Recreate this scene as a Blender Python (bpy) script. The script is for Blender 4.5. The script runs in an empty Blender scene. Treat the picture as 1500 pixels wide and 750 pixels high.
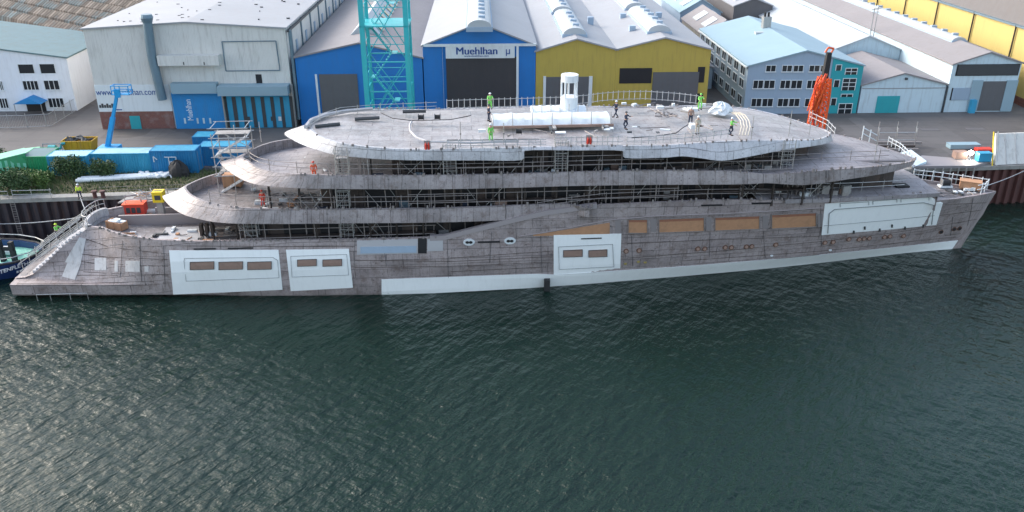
import bpy, bmesh, math, random
from mathutils import Vector, Matrix
from mathutils.bvhtree import BVHTree
random.seed(7)
sc = bpy.context.scene
COL = sc.collection
R = math.radians
# ------------------------------------------------------------------ camera model
F, PITCH, CH = 1250., R(25), 40.
SP, CP = math.sin(PITCH), math.cos(PITCH)
def ray(u, v):
    b = (375 - v) / F
    return Vector(((u - 750) / F, CP + b * SP, -SP + b * CP))
CAM = Vector((0, 0, CH))
def gz(u, v, z):                      # point of the horizontal plane z
    d = ray(u, v); return CAM + d * ((z - CH) / d.z)
BE, TH = R(2.1), R(4)
cb, sb = math.cos(BE), math.sin(BE); ct, st = math.cos(TH), math.sin(TH)
def W(a, b, z): return Vector((a * cb - b * sb, a * sb + b * cb, z))      # harbour frame -> world
def fb(u, v, b):
    d = ray(u, v); t = b / (-d.x * sb + d.y * cb); p = CAM + d * t
    return p.x * cb + p.y * sb, p.z
def fa(u, v, a):
    d = ray(u, v); t = a / (d.x * cb + d.y * sb); p = CAM + d * t
    return -p.x * sb + p.y * cb, p.z
SO = Vector((0, 84.4, 0))
def SW(s, n, z): return Vector((s * ct - n * st, 84.4 + s * st + n * ct, z))   # ship frame -> world
def tos(p): x, y = p.x, p.y - 84.4; return (x * ct + y * st, -x * st + y * ct, p.z)
def sn(u, v, n):                       # ship point at offset n from the centreline plane
    d = ray(u, v); t = (n + 84.4 * ct) / (-d.x * st + d.y * ct); return tos(CAM + d * t)
def sz(u, v, z): return tos(gz(u, v, z))
# ------------------------------------------------------------------ mesh builder
class MB:
    def __init__(s): s.v = []; s.f = []; s.uv = None
    def add(s, vs, fs):
        o = len(s.v); s.v += [tuple(p) for p in vs]; s.f += [tuple(i + o for i in f) for f in fs]; return s
    def hexa(s, p):                    # 8 points: bottom 4, top 4
        return s.add(p, [(3, 2, 1, 0), (4, 5, 6, 7), (0, 1, 5, 4), (1, 2, 6, 5), (2, 3, 7, 6), (3, 0, 4, 7)])
    def box(s, x0, x1, y0, y1, z0, z1, fr=None):
        fr = fr or (lambda x, y, z: (x, y, z))
        return s.hexa([fr(*q) for q in ((x0, y0, z0), (x1, y0, z0), (x1, y1, z0), (x0, y1, z0), (x0, y0, z1), (x1, y0, z1), (x1, y1, z1), (x0, y1, z1))])
    def tube(s, a, b, r, n=5, r2=None):
        a = Vector(a); b = Vector(b); d = b - a
        if d.length < 1e-6: return s
        d.normalize(); q = d.orthogonal().normalized(); w = d.cross(q); r2 = r if r2 is None else r2
        vs = []
        for c, rr in ((a, r), (b, r2)):
            for i in range(n):
                t = 2 * math.pi * i / n; vs.append(c + (q * math.cos(t) + w * math.sin(t)) * rr)
        fs = [(i, (i + 1) % n, n + (i + 1) % n, n + i) for i in range(n)] + [tuple(range(n))[::-1], tuple(range(n, 2 * n))]
        return s.add(vs, fs)
    def path(s, pts, r, n=5):
        for a, b in zip(pts, pts[1:]): s.tube(a, b, r, n)
        return s
    def lathe(s, c, prof, n=16, axis=2):
        c = Vector(c); vs = []
        for r, h in prof:
            for i in range(n):
                t = 2 * math.pi * i / n; q = [r * math.cos(t), r * math.sin(t)]; q.insert(axis, h); vs.append(c + Vector(q))
        m = len(prof); fs = [(k * n + i, k * n + (i + 1) % n, (k + 1) * n + (i + 1) % n, (k + 1) * n + i) for k in range(m - 1) for i in range(n)]
        fs += [tuple(range(n))[::-1], tuple(range((m - 1) * n, m * n))]
        return s.add(vs, fs)
    def prism(s, poly, f0, f1):        # poly list of 2D, f0/f1 map (p,q)->3D at both ends
        n = len(poly); vs = [f0(*q) for q in poly] + [f1(*q) for q in poly]
        return s.add(vs, [tuple(range(n))[::-1], tuple(range(n, 2 * n))] + [(i, (i + 1) % n, n + (i + 1) % n, n + i) for i in range(n)])
    def grid(s, rows, uvs=None):       # rows of equal length
        m = len(rows[0]); o = len(s.v)
        for r in rows: s.v += [tuple(p) for p in r]
        for j in range(len(rows) - 1):
            for i in range(m - 1):
                s.f.append((o + j * m + i, o + j * m + i + 1, o + (j + 1) * m + i + 1, o + (j + 1) * m + i))
                if uvs is not None:
                    if s.uv is None: s.uv = {}
                    s.uv[len(s.f) - 1] = [uvs[j][i], uvs[j][i + 1], uvs[j + 1][i + 1], uvs[j + 1][i]]
        return s
def wloc(o):
    p = Vector((0, 0, 0))
    while o: p += o.location; o = o.parent
    return p
def tag(o, label=None, cat=None, group=None, kind=None):
    if label: o['label'] = label
    if cat: o['category'] = cat
    if group: o['group'] = group
    if kind: o['kind'] = kind
    return o
def mk(name, mb, mat, parent=None, label=None, cat=None, group=None, kind=None, local=False, smooth=False, loc=None, normals=True):
    me = bpy.data.meshes.new(name)
    off = Vector((0, 0, 0)) if local else (wloc(parent) if parent else (Vector(loc) if loc is not None else Vector((0, 0, 0))))
    me.from_pydata([tuple(Vector(p) - off) for p in mb.v], [], mb.f)
    if mb.uv:
        ul = me.uv_layers.new(name='UVMap'); d = ul.data
        for pi, p in enumerate(me.polygons):
            u = mb.uv.get(pi)
            if u:
                for k, li in enumerate(p.loop_indices): d[li].uv = u[k]
    if normals:
        bm = bmesh.new(); bm.from_mesh(me); bmesh.ops.recalc_face_normals(bm, faces=bm.faces); bm.to_mesh(me); bm.free()
    if smooth:
        for p in me.polygons: p.use_smooth = True
        me.set_sharp_from_angle(angle=R(35))
    me.materials.append(mat)
    o = bpy.data.objects.new(name, me); COL.objects.link(o)
    if parent: o.parent = parent
    elif loc is not None: o.location = loc
    return tag(o, label, cat, group, kind)
def T(name, label, cat, loc, group=None, rz=0):
    o = bpy.data.objects.new(name, None); COL.objects.link(o); o.location = loc; o.rotation_euler.z = rz; o.empty_display_size = .3
    return tag(o, label, cat, group)
def dup(o, parent=None, loc=None, rz=None, label=None, scale=None):
    c = o.copy(); COL.objects.link(c); c.parent = parent
    if loc is not None: c.location = loc
    if rz is not None: c.rotation_euler.z = rz
    if label: c['label'] = label
    if scale: c.scale = scale
    for ch in [x for x in o.children]: dup(ch, c)
    return c
# ------------------------------------------------------------------ materials
def nt(name):
    m = bpy.data.materials.new(name); m.use_nodes = True; n = m.node_tree; n.nodes.clear()
    out = n.nodes.new('ShaderNodeOutputMaterial'); b = n.nodes.new('ShaderNodeBsdfPrincipled'); n.links.new(b.outputs[0], out.inputs[0])
    return m, n, b
def N(t, typ, **kw):
    o = t.nodes.new(typ)
    for k, v in kw.items():
        if k.startswith('i_'):
            key = k[2:].replace('_', ' ')
            key = int(key) if key.isdigit() else key
            o.inputs[key].default_value = v
        else: setattr(o, k, v)
    return o
def ramp(t, src, stops):
    r = N(t, 'ShaderNodeValToRGB'); e = r.color_ramp.elements
    while len(e) < len(stops): e.new(.5)
    for q, (p, c) in zip(e, stops): q.position = p; q.color = (*c, 1) if len(c) == 3 else c
    t.links.new(src, r.inputs[0]); return r.outputs[0]
def g(v): return (v, v, v)
def mixc(t, fac, a, b, mode='MIX'):
    m = N(t, 'ShaderNodeMix', data_type='RGBA', blend_type=mode)
    for s, val in ((m.inputs[0], fac), (m.inputs[6], a), (m.inputs[7], b)):
        if hasattr(val, 'links') or hasattr(val, 'is_linked'): t.links.new(val, s)
        elif isinstance(val, (int, float)): s.default_value = val
        else: s.default_value = (*val, 1)
    return m.outputs[2]
def coords(t, rz=0, scale=(1, 1, 1), use='Object'):
    c = N(t, 'ShaderNodeTexCoord'); m = N(t, 'ShaderNodeMapping'); t.links.new(c.outputs[use], m.inputs[0])
    m.inputs['Rotation'].default_value = (0, 0, rz); m.inputs['Scale'].default_value = scale
    return m.outputs[0]
def noise(t, vec, scale, detail=4, rough=.6):
    n = N(t, 'ShaderNodeTexNoise'); n.inputs['Scale'].default_value = scale; n.inputs['Detail'].default_value = detail; n.inputs['Roughness'].default_value = rough
    t.links.new(vec, n.inputs['Vector']); return n.outputs['Fac']
def paint(name, c, rough=.6, metal=0, var=.12, scale=.8, dirt=.25, dirtc=(.12, .09, .07), streak=True, rib=0, ribdir='x', ribscale=1.2, ribd=.03, wear=0):
    m, t, b = nt(name); v = coords(t, -BE)
    n1 = noise(t, v, scale, 5)
    lo = tuple(x * (1 - var) for x in c); hi = tuple(min(1, x * (1 + var)) for x in c)
    col = mixc(t, n1, lo, hi)
    if dirt:
        v2 = coords(t, -BE, (2.2, 2.2, .22) if streak else (1, 1, 1))
        d = ramp(t, noise(t, v2, 1.1, 6, .7), [(.5, g(0)), (.8, g(dirt * 2.2))])
        col = mixc(t, d, col, dirtc)
    if wear:
        w = ramp(t, noise(t, v, 6, 4, .7), [(.62, g(0)), (.7, g(wear))]); col = mixc(t, w, col, (.09, .06, .045))
    t.links.new(col, b.inputs['Base Color'])
    b.inputs['Roughness'].default_value = rough; b.inputs['Metallic'].default_value = metal
    bn = None
    if rib:
        wv = N(t, 'ShaderNodeTexWave', wave_type='BANDS', bands_direction='X' if ribdir == 'x' else ('Y' if ribdir == 'y' else 'Z'))
        wv.inputs['Scale'].default_value = ribscale; t.links.new(v, wv.inputs[0])
        bp = N(t, 'ShaderNodeBump'); bp.inputs['Strength'].default_value = rib; bp.inputs['Distance'].default_value = ribd
        t.links.new(wv.outputs['Fac'], bp.inputs['Height']); t.links.new(bp.outputs[0], b.inputs['Normal'])
    else:
        bp = N(t, 'ShaderNodeBump'); bp.inputs['Strength'].default_value = .25; bp.inputs['Distance'].default_value = .02
        t.links.new(noise(t, v, 9, 4), bp.inputs['Height']); t.links.new(bp.outputs[0], b.inputs['Normal'])
    return m
def steel(name, c=(.25, .225, .25), seam=(.05, .038, .035), bw=2.4, bh=1.1, rust=.5, light=0., specks=.5, rough=.55, uv=True, chalk=0., ribs=0., drip=.6):
    """bare primed ship steel: plates, welds, rust runs, heat marks"""
    m, t, b = nt(name); v = coords(t, 0, use='UV' if uv else 'Object')
    if not uv: v = coords(t, -TH)
    wob = N(t, 'ShaderNodeTexNoise'); wob.inputs['Scale'].default_value = .8; t.links.new(v, wob.inputs['Vector'])
    va = N(t, 'ShaderNodeVectorMath', operation='MULTIPLY_ADD'); t.links.new(wob.outputs['Color'], va.inputs[0]); va.inputs[1].default_value = (.22, .1, .1); t.links.new(v, va.inputs[2]); vw = va.outputs[0]
    def brick(w, h, mort, c1, c2, cm, off=.5, vec=None):
        k = N(t, 'ShaderNodeTexBrick'); k.offset = off; t.links.new(vec or vw, k.inputs['Vector'])
        k.inputs['Scale'].default_value = 1; k.inputs['Brick Width'].default_value = w; k.inputs['Row Height'].default_value = h
        k.inputs['Mortar Size'].default_value = mort; k.inputs['Mortar Smooth'].default_value = .5; k.inputs['Bias'].default_value = 0
        k.inputs['Color1'].default_value = (*c1, 1); k.inputs['Color2'].default_value = (*c2, 1); k.inputs['Mortar'].default_value = (*cm, 1); return k
    k1 = brick(bw, bh, .045, tuple(x * .8 for x in c), tuple(x * 1.22 for x in c), tuple(x * .35 for x in c))
    col = k1.outputs['Color']
    k2 = brick(bw * 2.7, bh * 2.2, .055, g(.85), (1.0, .97, .99), g(.3), .3)
    col = mixc(t, .8, col, k2.outputs['Color'], 'MULTIPLY')
    if ribs:
        k3 = brick(.78, 40, .05, g(1), g(.86), g(.4), 0, v); br = noise(t, v, .3, 3)
        col = mixc(t, ramp(t, br, [(.4, g(ribs * .3)), (.6, g(ribs))]), col, k3.outputs['Color'], 'MULTIPLY')
    n1 = noise(t, v, .35, 6, .65)
    col = mixc(t, ramp(t, n1, [(.35, g(.0)), (.65, g(.6))]), col, tuple(min(1, x * 1.5 + light) for x in c))
    rs = noise(t, v, .9, 7, .75)
    col = mixc(t, ramp(t, rs, [(.5, g(0)), (.68, g(rust))]), col, (.12, .075, .055))
    sv = N(t, 'ShaderNodeMapping'); sv.inputs['Scale'].default_value = (2.2, .6, 1); t.links.new(v, sv.inputs[0])
    dr = noise(t, sv.outputs[0], 1.1, 5, .7); col = mixc(t, ramp(t, dr, [(.56, g(0)), (.7, g(drip))]), col, tuple(x * .38 for x in c))
    dr2 = noise(t, sv.outputs[0], 2.9, 4, .7); col = mixc(t, ramp(t, dr2, [(.58, g(0)), (.7, g(.22))]), col, tuple(min(1, x * 1.9) for x in c))
    sp = N(t, 'ShaderNodeTexVoronoi'); sp.inputs['Scale'].default_value = 1.5; t.links.new(v, sp.inputs['Vector'])
    col = mixc(t, ramp(t, sp.outputs['Distance'], [(.08, g(specks)), (.15, g(0))]), col, (.03, .025, .025))
    fine = noise(t, v, 4.5, 6, .85)
    col = mixc(t, ramp(t, fine, [(.52, g(0)), (.66, g(.6))]), col, tuple(x * .35 for x in c))
    if chalk:
        col = mixc(t, ramp(t, noise(t, v, 1.5, 6, .8), [(.52, g(0)), (.66, g(chalk))]), col, (.52, .53, .55))
    t.links.new(col, b.inputs['Base Color'])
    t.links.new(ramp(t, n1, [(.3, g(rough - .12)), (.8, g(rough + .15))]), b.inputs['Roughness']); b.inputs['Metallic'].default_value = .1
    bp = N(t, 'ShaderNodeBump'); bp.inputs['Strength'].default_value = .6; bp.inputs['Distance'].default_value = .05
    t.links.new(k1.outputs['Fac'], bp.inputs['Height'])
    bp2 = N(t, 'ShaderNodeBump'); bp2.inputs['Strength'].default_value = .5; bp2.inputs['Distance'].default_value = .12
    t.links.new(noise(t, v, 1.3, 4), bp2.inputs['Height']); t.links.new(bp.outputs[0], bp2.inputs['Normal']); t.links.new(bp2.outputs[0], b.inputs['Normal'])
    return m
def plain(name, c, rough=.5, metal=0, emit=0):
    m, t, b = nt(name); v = coords(t)
    t.links.new(mixc(t, noise(t, v, 3, 3), tuple(x * .85 for x in c), tuple(min(1, x * 1.12) for x in c)), b.inputs['Base Color'])
    b.inputs['Roughness'].default_value = rough; b.inputs['Metallic'].default_value = metal
    if emit: b.inputs['Emission Color'].default_value = (*c, 1); b.inputs['Emission Strength'].default_value = emit
    return m
M = {}
M['hull'] = steel('hull steel', (.325, .28, .275), rust=.6, bh=1.0, bw=3.2, ribs=.5)
M['skin'] = steel('band steel', (.34, .305, .305), bw=1.6, bh=1.5, rust=.65, ribs=.9)
M['skin_top'] = steel('pale primed steel', (.47, .47, .485), bw=1.8, bh=.9, rust=.2, specks=.35, chalk=.4, ribs=.5, drip=.35)
M['primer'] = paint('pale primer', (.55, .53, .52), .6, var=.15, dirt=.3)
M['deck'] = steel('deck steel', (.19, .175, .175), bw=3, bh=1.6, rust=.5, chalk=.35)
M['deck_fore'] = steel('foredeck steel', (.27, .25, .255), bw=3, bh=1.3, rust=.3, chalk=.15)
M['deck_top'] = steel('sun deck steel', (.29, .275, .275), bw=4, bh=1.5, rust=.45, specks=.5, chalk=.45, rough=.45, drip=.35)
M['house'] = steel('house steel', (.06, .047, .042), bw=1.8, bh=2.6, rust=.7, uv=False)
M['white'] = paint('white filler', (.9, .93, .93), .42, var=.04, dirt=.06, dirtc=(.35, .35, .33))
M['white2'] = paint('white paint', (.66, .7, .72), .5, var=.06, dirt=.12)
M['ply'] = paint('plywood', (.46, .25, .14), .75, var=.2, scale=2.5, dirt=.2, streak=False)
M['plyshade'] = paint('shade brown board', (.3, .13, .08), .75, var=.2, scale=2, dirt=.2, streak=False)
M['plybrown'] = paint('brown board', (.3, .2, .16), .75, var=.15, scale=2, dirt=.2, streak=False)
M['markyellow'] = plain('faded yellow mark', (.3, .24, .08), .8)
M['rustdisc'] = plain('rusty ring', (.13, .07, .05), .8)
M['dark'] = plain('dark opening', (.012, .012, .015), .6)
M['line'] = plain('dark trim', (.05, .055, .06), .6)
M['seamline'] = plain('grey seam', (.22, .24, .25), .6)
M['galv'] = paint('galvanised tube', (.42, .42, .42), .4, .6, var=.2, scale=4, dirt=.2)
M['rustytube'] = paint('weathered tube', (.28, .25, .24), .6, .3, var=.2, scale=3, dirt=.3)
M['rail'] = paint('dull white rail', (.42, .43, .44), .5, var=.2, dirt=.25)
M['board'] = paint('scaffold board', (.3, .29, .28), .7, var=.25, scale=3, dirt=.3, streak=False)
M['wall_white'] = paint('white rendered wall', (.72, .75, .8), .8, var=.05, dirt=.1)
M['wall_concrete'] = paint('pale panel wall', (.62, .61, .58), .8, var=.1, scale=.5, dirt=.22, rib=.6, ribscale=1.6)
M['brick'] = None
M['blue'] = paint('blue cladding', (.01, .17, .5), .5, var=.1, scale=.4, dirt=.08, rib=.7, ribscale=2.2)
M['bluedoor'] = paint('blue door', (.015, .22, .52), .5, var=.1, dirt=.12, rib=.4, ribscale=1.2)
M['cyandoor'] = paint('cyan door', (.03, .3, .5), .5, var=.12, dirt=.12)
M['olive'] = paint('ochre cladding', (.46, .35, .07), .6, var=.1, scale=.4, dirt=.15, rib=.8, ribscale=2.2)
M['yellow_wall'] = paint('yellow cladding', (.5, .39, .14), .6, var=.06, scale=.4, dirt=.1, rib=.5, ribscale=1.4, ribdir='y')
M['teal'] = paint('teal render', (.02, .32, .36), .6, var=.06, dirt=.08)
M['iceblue'] = paint('pale blue wall', (.5, .62, .68), .8, var=.08, scale=.5, dirt=.2)
M['slate'] = paint('grey blue render', (.31, .4, .5), .8, var=.05, dirt=.06)
M['slate_side'] = M['slate']
M['roof_white'] = paint('white sheet roof', (.31, .32, .34), .6, var=.16, scale=.12, dirt=.35, dirtc=(.3, .27, .27), streak=False, rib=.5, ribscale=1., ribdir='y')
M['roof_bright'] = paint('bright sheet roof', (.42, .45, .47), .55, var=.1, scale=.15, dirt=.08, dirtc=(.4, .4, .4), streak=False, rib=.4, ribscale=.8, ribdir='y')
M['roof_ice'] = paint('ice blue roof', (.25, .36, .42), .6, var=.1, scale=.2, dirt=.08, dirtc=(.3, .35, .4), streak=False)
M['roof_grey'] = paint('grey felt roof', (.24, .225, .23), .75, var=.12, scale=.15, dirt=.3, dirtc=(.2, .17, .16), streak=False, rib=.4, ribscale=1., ribdir='y')
M['roof_teal'] = paint('faded blue roof', (.11, .19, .21), .7, var=.15, scale=.5, dirt=.2, streak=False)
M['roof_dark'] = paint('dark grey cladding', (.12, .115, .12), .7, var=.15, dirt=.2)
M['shutter'] = paint('grey roller shutter', (.13, .13, .135), .5, .2, var=.1, dirt=.2, rib=1, ribdir='z', ribscale=2.5)
M['shutter_dark'] = paint('dark roller shutter', (.055, .052, .055), .5, .2, var=.1, dirt=.1, rib=1, ribdir='z', ribscale=2.5)
M['glass'] = plain('window glass', (.02, .025, .03), .12)
M['concrete'] = paint('concrete', (.3, .29, .27), .85, var=.15, scale=1.5, dirt=.3, streak=False)
M['pipe'] = paint('blue grey duct', (.15, .22, .27), .5, .3, var=.15, dirt=.2)
M['cont_blue'] = paint('blue container paint', (.02, .24, .52), .45, var=.1, dirt=.14, wear=.25, rib=.9, ribscale=3.2, ribd=.05)
M['cont_pale'] = paint('pale blue container paint', (.05, .38, .6), .45, var=.1, dirt=.12, wear=.25, rib=.9, ribscale=3.2, ribd=.05)
M['cont_roof'] = paint('bleached container roof', (.3, .52, .6), .6, var=.15, dirt=.25, streak=False)
M['green'] = paint('green skip paint', (.02, .28, .11), .5, var=.15, dirt=.2, wear=.3)
M['palegreen'] = paint('pale green sheet', (.16, .5, .33), .5, var=.15, dirt=.15)
M['skipyellow'] = paint('yellow skip paint', (.55, .32, .02), .5, var=.12, dirt=.25, wear=.4)
M['liftblue'] = plain('lift blue', (.02, .3, .62), .35)
M['turq'] = paint('turquoise crane paint', (.03, .42, .46), .45, var=.12, dirt=.12)
M['orange'] = plain('orange crane paint', (.72, .11, .02), .45)
M['black'] = plain('black rubber', (.02, .02, .022), .7)
M['red'] = plain('red paint', (.6, .05, .03), .45)
M['yellow'] = plain('yellow paint', (.8, .55, .02), .45)
M['hivis'] = plain('hi vis green', (.2, .62, .12), .7)
M['hivisy'] = plain('hi vis yellow', (.6, .8, .06), .6)
M['hivisr'] = plain('hi vis orange red', (.75, .1, .03), .6)
M['navy'] = paint('navy hull paint', (.012, .035, .13), .35, var=.1, dirt=.1)
M['tugdeck'] = paint('sea green deck', (.2, .5, .4), .6, var=.15, dirt=.3, streak=False)
M['cloth_dark'] = plain('dark cloth', (.03, .04, .07), .9)
M['skinc'] = plain('skin', (.45, .27, .19), .6)
M['plastic'] = paint('white plastic sheet', (.66, .71, .74), .4, var=.15, scale=1.5, dirt=.3, dirtc=(.3, .31, .32), streak=False)
M['tarp'] = plain('pale tarp', (.6, .72, .78), .45)
M['textblue'] = plain('navy lettering', (.01, .06, .25), .5)
M['textwhite'] = plain('white lettering', (.7, .75, .8), .5)
M['ropec'] = plain('rope', (.3, .31, .33), .9)
M['hosec'] = plain('hose cream', (.5, .46, .38), .7)
M['lamp'] = plain('lit work lamp', (1, .93, .8), .4, emit=30)
def brickmat():
    m, t, b = nt('red brick'); v = coords(t, -BE)
    sx = N(t, 'ShaderNodeSeparateXYZ'); t.links.new(v, sx.inputs[0]); cx = N(t, 'ShaderNodeCombineXYZ')
    t.links.new(sx.outputs[0], cx.inputs[0]); t.links.new(sx.outputs[2], cx.inputs[1])
    k = N(t, 'ShaderNodeTexBrick'); t.links.new(cx.outputs[0], k.inputs[0]); k.inputs['Scale'].default_value = 3
    k.inputs['Color1'].default_value = (.22, .07, .05, 1); k.inputs['Color2'].default_value = (.15, .05, .045, 1); k.inputs['Mortar'].default_value = (.2, .17, .15, 1)
    col = mixc(t, ramp(t, noise(t, v, .9, 5), [(.5, g(0)), (.75, g(.5))]), k.outputs['Color'], (.3, .26, .25))
    t.links.new(col, b.inputs['Base Color']); b.inputs['Roughness'].default_value = .85; return m
M['brick'] = brickmat()
def glazedroof():
    m, t, b = nt('glazed shed roof'); c = N(t, 'ShaderNodeTexCoord'); v = c.outputs['UV']
    k = N(t, 'ShaderNodeTexBrick'); k.offset = 0; t.links.new(v, k.inputs[0]); k.inputs['Scale'].default_value = 1
    k.inputs['Brick Width'].default_value = 1.05; k.inputs['Row Height'].default_value = 40; k.inputs['Mortar Size'].default_value = .1; k.inputs['Mortar Smooth'].default_value = .1
    k.inputs['Color1'].default_value = (.5, .5, .5, 1); k.inputs['Color2'].default_value = (1, 1, 1, 1); k.inputs['Mortar'].default_value = (.16, .13, .12, 1)
    n1 = noise(t, v, .16, 4, .6)
    col = ramp(t, n1, [(.3, (.14, .1, .075)), (.42, (.2, .18, .16)), (.5, (.12, .1, .09)), (.58, (.11, .16, .18)), (.66, (.15, .12, .1)), (.75, (.24, .24, .23))])
    col = mixc(t, 1., col, k.outputs['Color'], 'MULTIPLY')
    t.links.new(col, b.inputs['Base Color']); b.inputs['Roughness'].default_value = .85; b.inputs['Specular IOR Level'].default_value = .2; return m
M['shed'] = glazedroof()
def groundmat():
    m, t, b = nt('yard asphalt'); v = coords(t, -BE)
    col = mixc(t, noise(t, v, .12, 6, .65), (.06, .055, .055), (.15, .135, .13))
    col = mixc(t, ramp(t, noise(t, v, .5, 6, .7), [(.5, g(0)), (.7, g(.6))]), col, (.055, .05, .05))
    k = N(t, 'ShaderNodeTexBrick'); k.offset = .4; t.links.new(v, k.inputs[0]); k.inputs['Scale'].default_value = 1
    k.inputs['Brick Width'].default_value = 9; k.inputs['Row Height'].default_value = 5; k.inputs['Mortar Size'].default_value = .06
    k.inputs['Color1'].default_value = (1, 1, 1, 1); k.inputs['Color2'].default_value = (.85, .83, .82, 1); k.inputs['Mortar'].default_value = (.5, .46, .42, 1)
    col = mixc(t, .8, col, k.outputs['Color'], 'MULTIPLY')
    v2 = coords(t, -BE - .5, (.15, 1.2, 1)); col = mixc(t, ramp(t, noise(t, v2, .7, 5, .7), [(.55, g(0)), (.75, g(.5))]), col, (.2, .165, .13))
    v3 = coords(t, -BE + .9, (.1, 1.6, 1)); col = mixc(t, ramp(t, noise(t, v3, .9, 5, .7), [(.56, g(0)), (.66, g(.6))]), col, (.03, .028, .028))
    vo = N(t, 'ShaderNodeTexVoronoi', distance='CHEBYCHEV'); vo.inputs['Scale'].default_value = .16; t.links.new(v, vo.inputs['Vector']); col = mixc(t, .35, col, ramp(t, vo.outputs['Color'], [(0, g(.05)), (1, g(.2))]))
    t.links.new(col, b.inputs['Base Color']); b.inputs['Roughness'].default_value = .75
    bp = N(t, 'ShaderNodeBump'); bp.inputs['Strength'].default_value = .3; bp.inputs['Distance'].default_value = .03
    t.links.new(noise(t, v, 5, 5), bp.inputs['Height']); t.links.new(bp.outputs[0], b.inputs['Normal']); return m
M['ground'] = groundmat()
M['soil'] = paint('scrubby soil', (.1, .09, .05), .95, var=.35, scale=1.2, dirt=.4, dirtc=(.04, .06, .02), streak=False)
M['pile'] = paint('tarred sheet pile', (.035, .028, .035), .7, var=.3, scale=.5, dirt=.5, dirtc=(.1, .05, .035))
M['pilered'] = paint('rusty sheet pile', (.1, .04, .035), .7, var=.3, scale=.5, dirt=.4, dirtc=(.03, .02, .02))
def leafmat(name, c1, c2):
    m, t, b = nt(name); i = N(t, 'ShaderNodeNewGeometry')
    t.links.new(ramp(t, i.outputs['Random Per Island'], [(0, c1), (1, c2)]), b.inputs['Base Color']); b.inputs['Roughness'].default_value = .7; return m
M['leaf'] = leafmat('dark leaves', (.02, .05, .018), (.06, .11, .03))
M['leaf2'] = leafmat('mixed leaves', (.035, .08, .02), (.12, .19, .04))
M['grass'] = leafmat('grass blades', (.035, .07, .02), (.12, .15, .05))
def watermat():
    m, t, b = nt('harbour water')
    b.inputs['Base Color'].default_value = (.005, .019, .0135, 1); b.inputs['Roughness'].default_value = .04; b.inputs['IOR'].default_value = 1.34
    def crest(deg, along, across):
        c = N(t, 'ShaderNodeTexCoord'); m_ = N(t, 'ShaderNodeMapping', vector_type='TEXTURE'); t.links.new(c.outputs['Object'], m_.inputs[0])
        m_.inputs['Rotation'].default_value = (0, 0, R(deg)); m_.inputs['Scale'].default_value = (along, across, 1); return m_.outputs[0]
    v = crest(48, 1.5, .7); v2 = crest(56, 1.6, .66); v3 = crest(-32, 1.6, .66)
    def ridge(x, p=1.4):
        a = N(t, 'ShaderNodeMath', operation='MULTIPLY_ADD', i_1=2., i_2=-1.); t.links.new(x, a.inputs[0])
        c = N(t, 'ShaderNodeMath', operation='ABSOLUTE'); t.links.new(a.outputs[0], c.inputs[0])
        d = N(t, 'ShaderNodeMath', operation='SUBTRACT', i_0=1.); t.links.new(c.outputs[0], d.inputs[1])
        e = N(t, 'ShaderNodeMath', operation='POWER', i_1=p); t.links.new(d.outputs[0], e.inputs[0]); return e.outputs[0]
    w1 = noise(t, v, .3, 2, .5); w2 = noise(t, v2, .95, 3, .5); w3 = noise(t, v3, .8, 3, .5); w4 = noise(t, v2, 3.4, 4, .6)
    h = w1
    for src, k in ((w2, .62), (w3, .4), (w4, .19)):
        a = N(t, 'ShaderNodeMath', operation='MULTIPLY_ADD', i_1=k); t.links.new(src, a.inputs[0]); t.links.new(h, a.inputs[2]); h = a.outputs[0]
    big = noise(t, coords(t), .03, 3, .5)
    bp = N(t, 'ShaderNodeBump'); bp.inputs['Distance'].default_value = .7
    t.links.new(ramp(t, big, [(.35, g(.45)), (.62, g(1))]), bp.inputs['Strength'])
    t.links.new(h, bp.inputs['Height']); t.links.new(bp.outputs[0], b.inputs['Normal']); return m
M['water'] = watermat()
# ------------------------------------------------------------------ world, sun, camera
SUN_AZ, SUN_EL = R(-66), R(32)         # azimuth from +Y, positive to +X
w = bpy.data.worlds.new('World'); sc.world = w; w.use_nodes = True; wt = w.node_tree
sky = wt.nodes.new('ShaderNodeTexSky'); sky.sky_type = 'NISHITA'; sky.sun_disc = False; sky.sun_elevation = SUN_EL; sky.sun_rotation = SUN_AZ
sky.dust_density = 3; sky.ozone_density = 1.; sky.air_density = 1.2
bg = wt.nodes['Background']; hs = wt.nodes.new('ShaderNodeHueSaturation'); hs.inputs['Saturation'].default_value = .78; wt.links.new(sky.outputs[0], hs.inputs['Color']); wt.links.new(hs.outputs[0], bg.inputs[0]); bg.inputs[1].default_value = .15
sl = bpy.data.lights.new('sun', 'SUN'); sl.energy = .62; sl.angle = R(24); sl.color = (1, .985, .975)
so = bpy.data.objects.new('sun', sl); COL.objects.link(so)
sd = Vector((math.sin(SUN_AZ) * math.cos(SUN_EL), math.cos(SUN_AZ) * math.cos(SUN_EL), math.sin(SUN_EL)))
so.rotation_euler = sd.to_track_quat('Z', 'Y').to_euler(); so.location = (0, 0, 80)
cam = bpy.data.cameras.new('camera'); cam.lens = 30; cam.sensor_width = 36; cam.clip_end = 5000; cam.clip_start = .5
co = bpy.data.objects.new('camera', cam); COL.objects.link(co); co.location = CAM; co.rotation_euler = (math.pi / 2 - PITCH, 0, 0); sc.camera = co
sc.view_settings.view_transform = 'Standard'; sc.view_settings.look = 'None'; sc.view_settings.exposure = 1.5; sc.view_settings.gamma = 1
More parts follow.
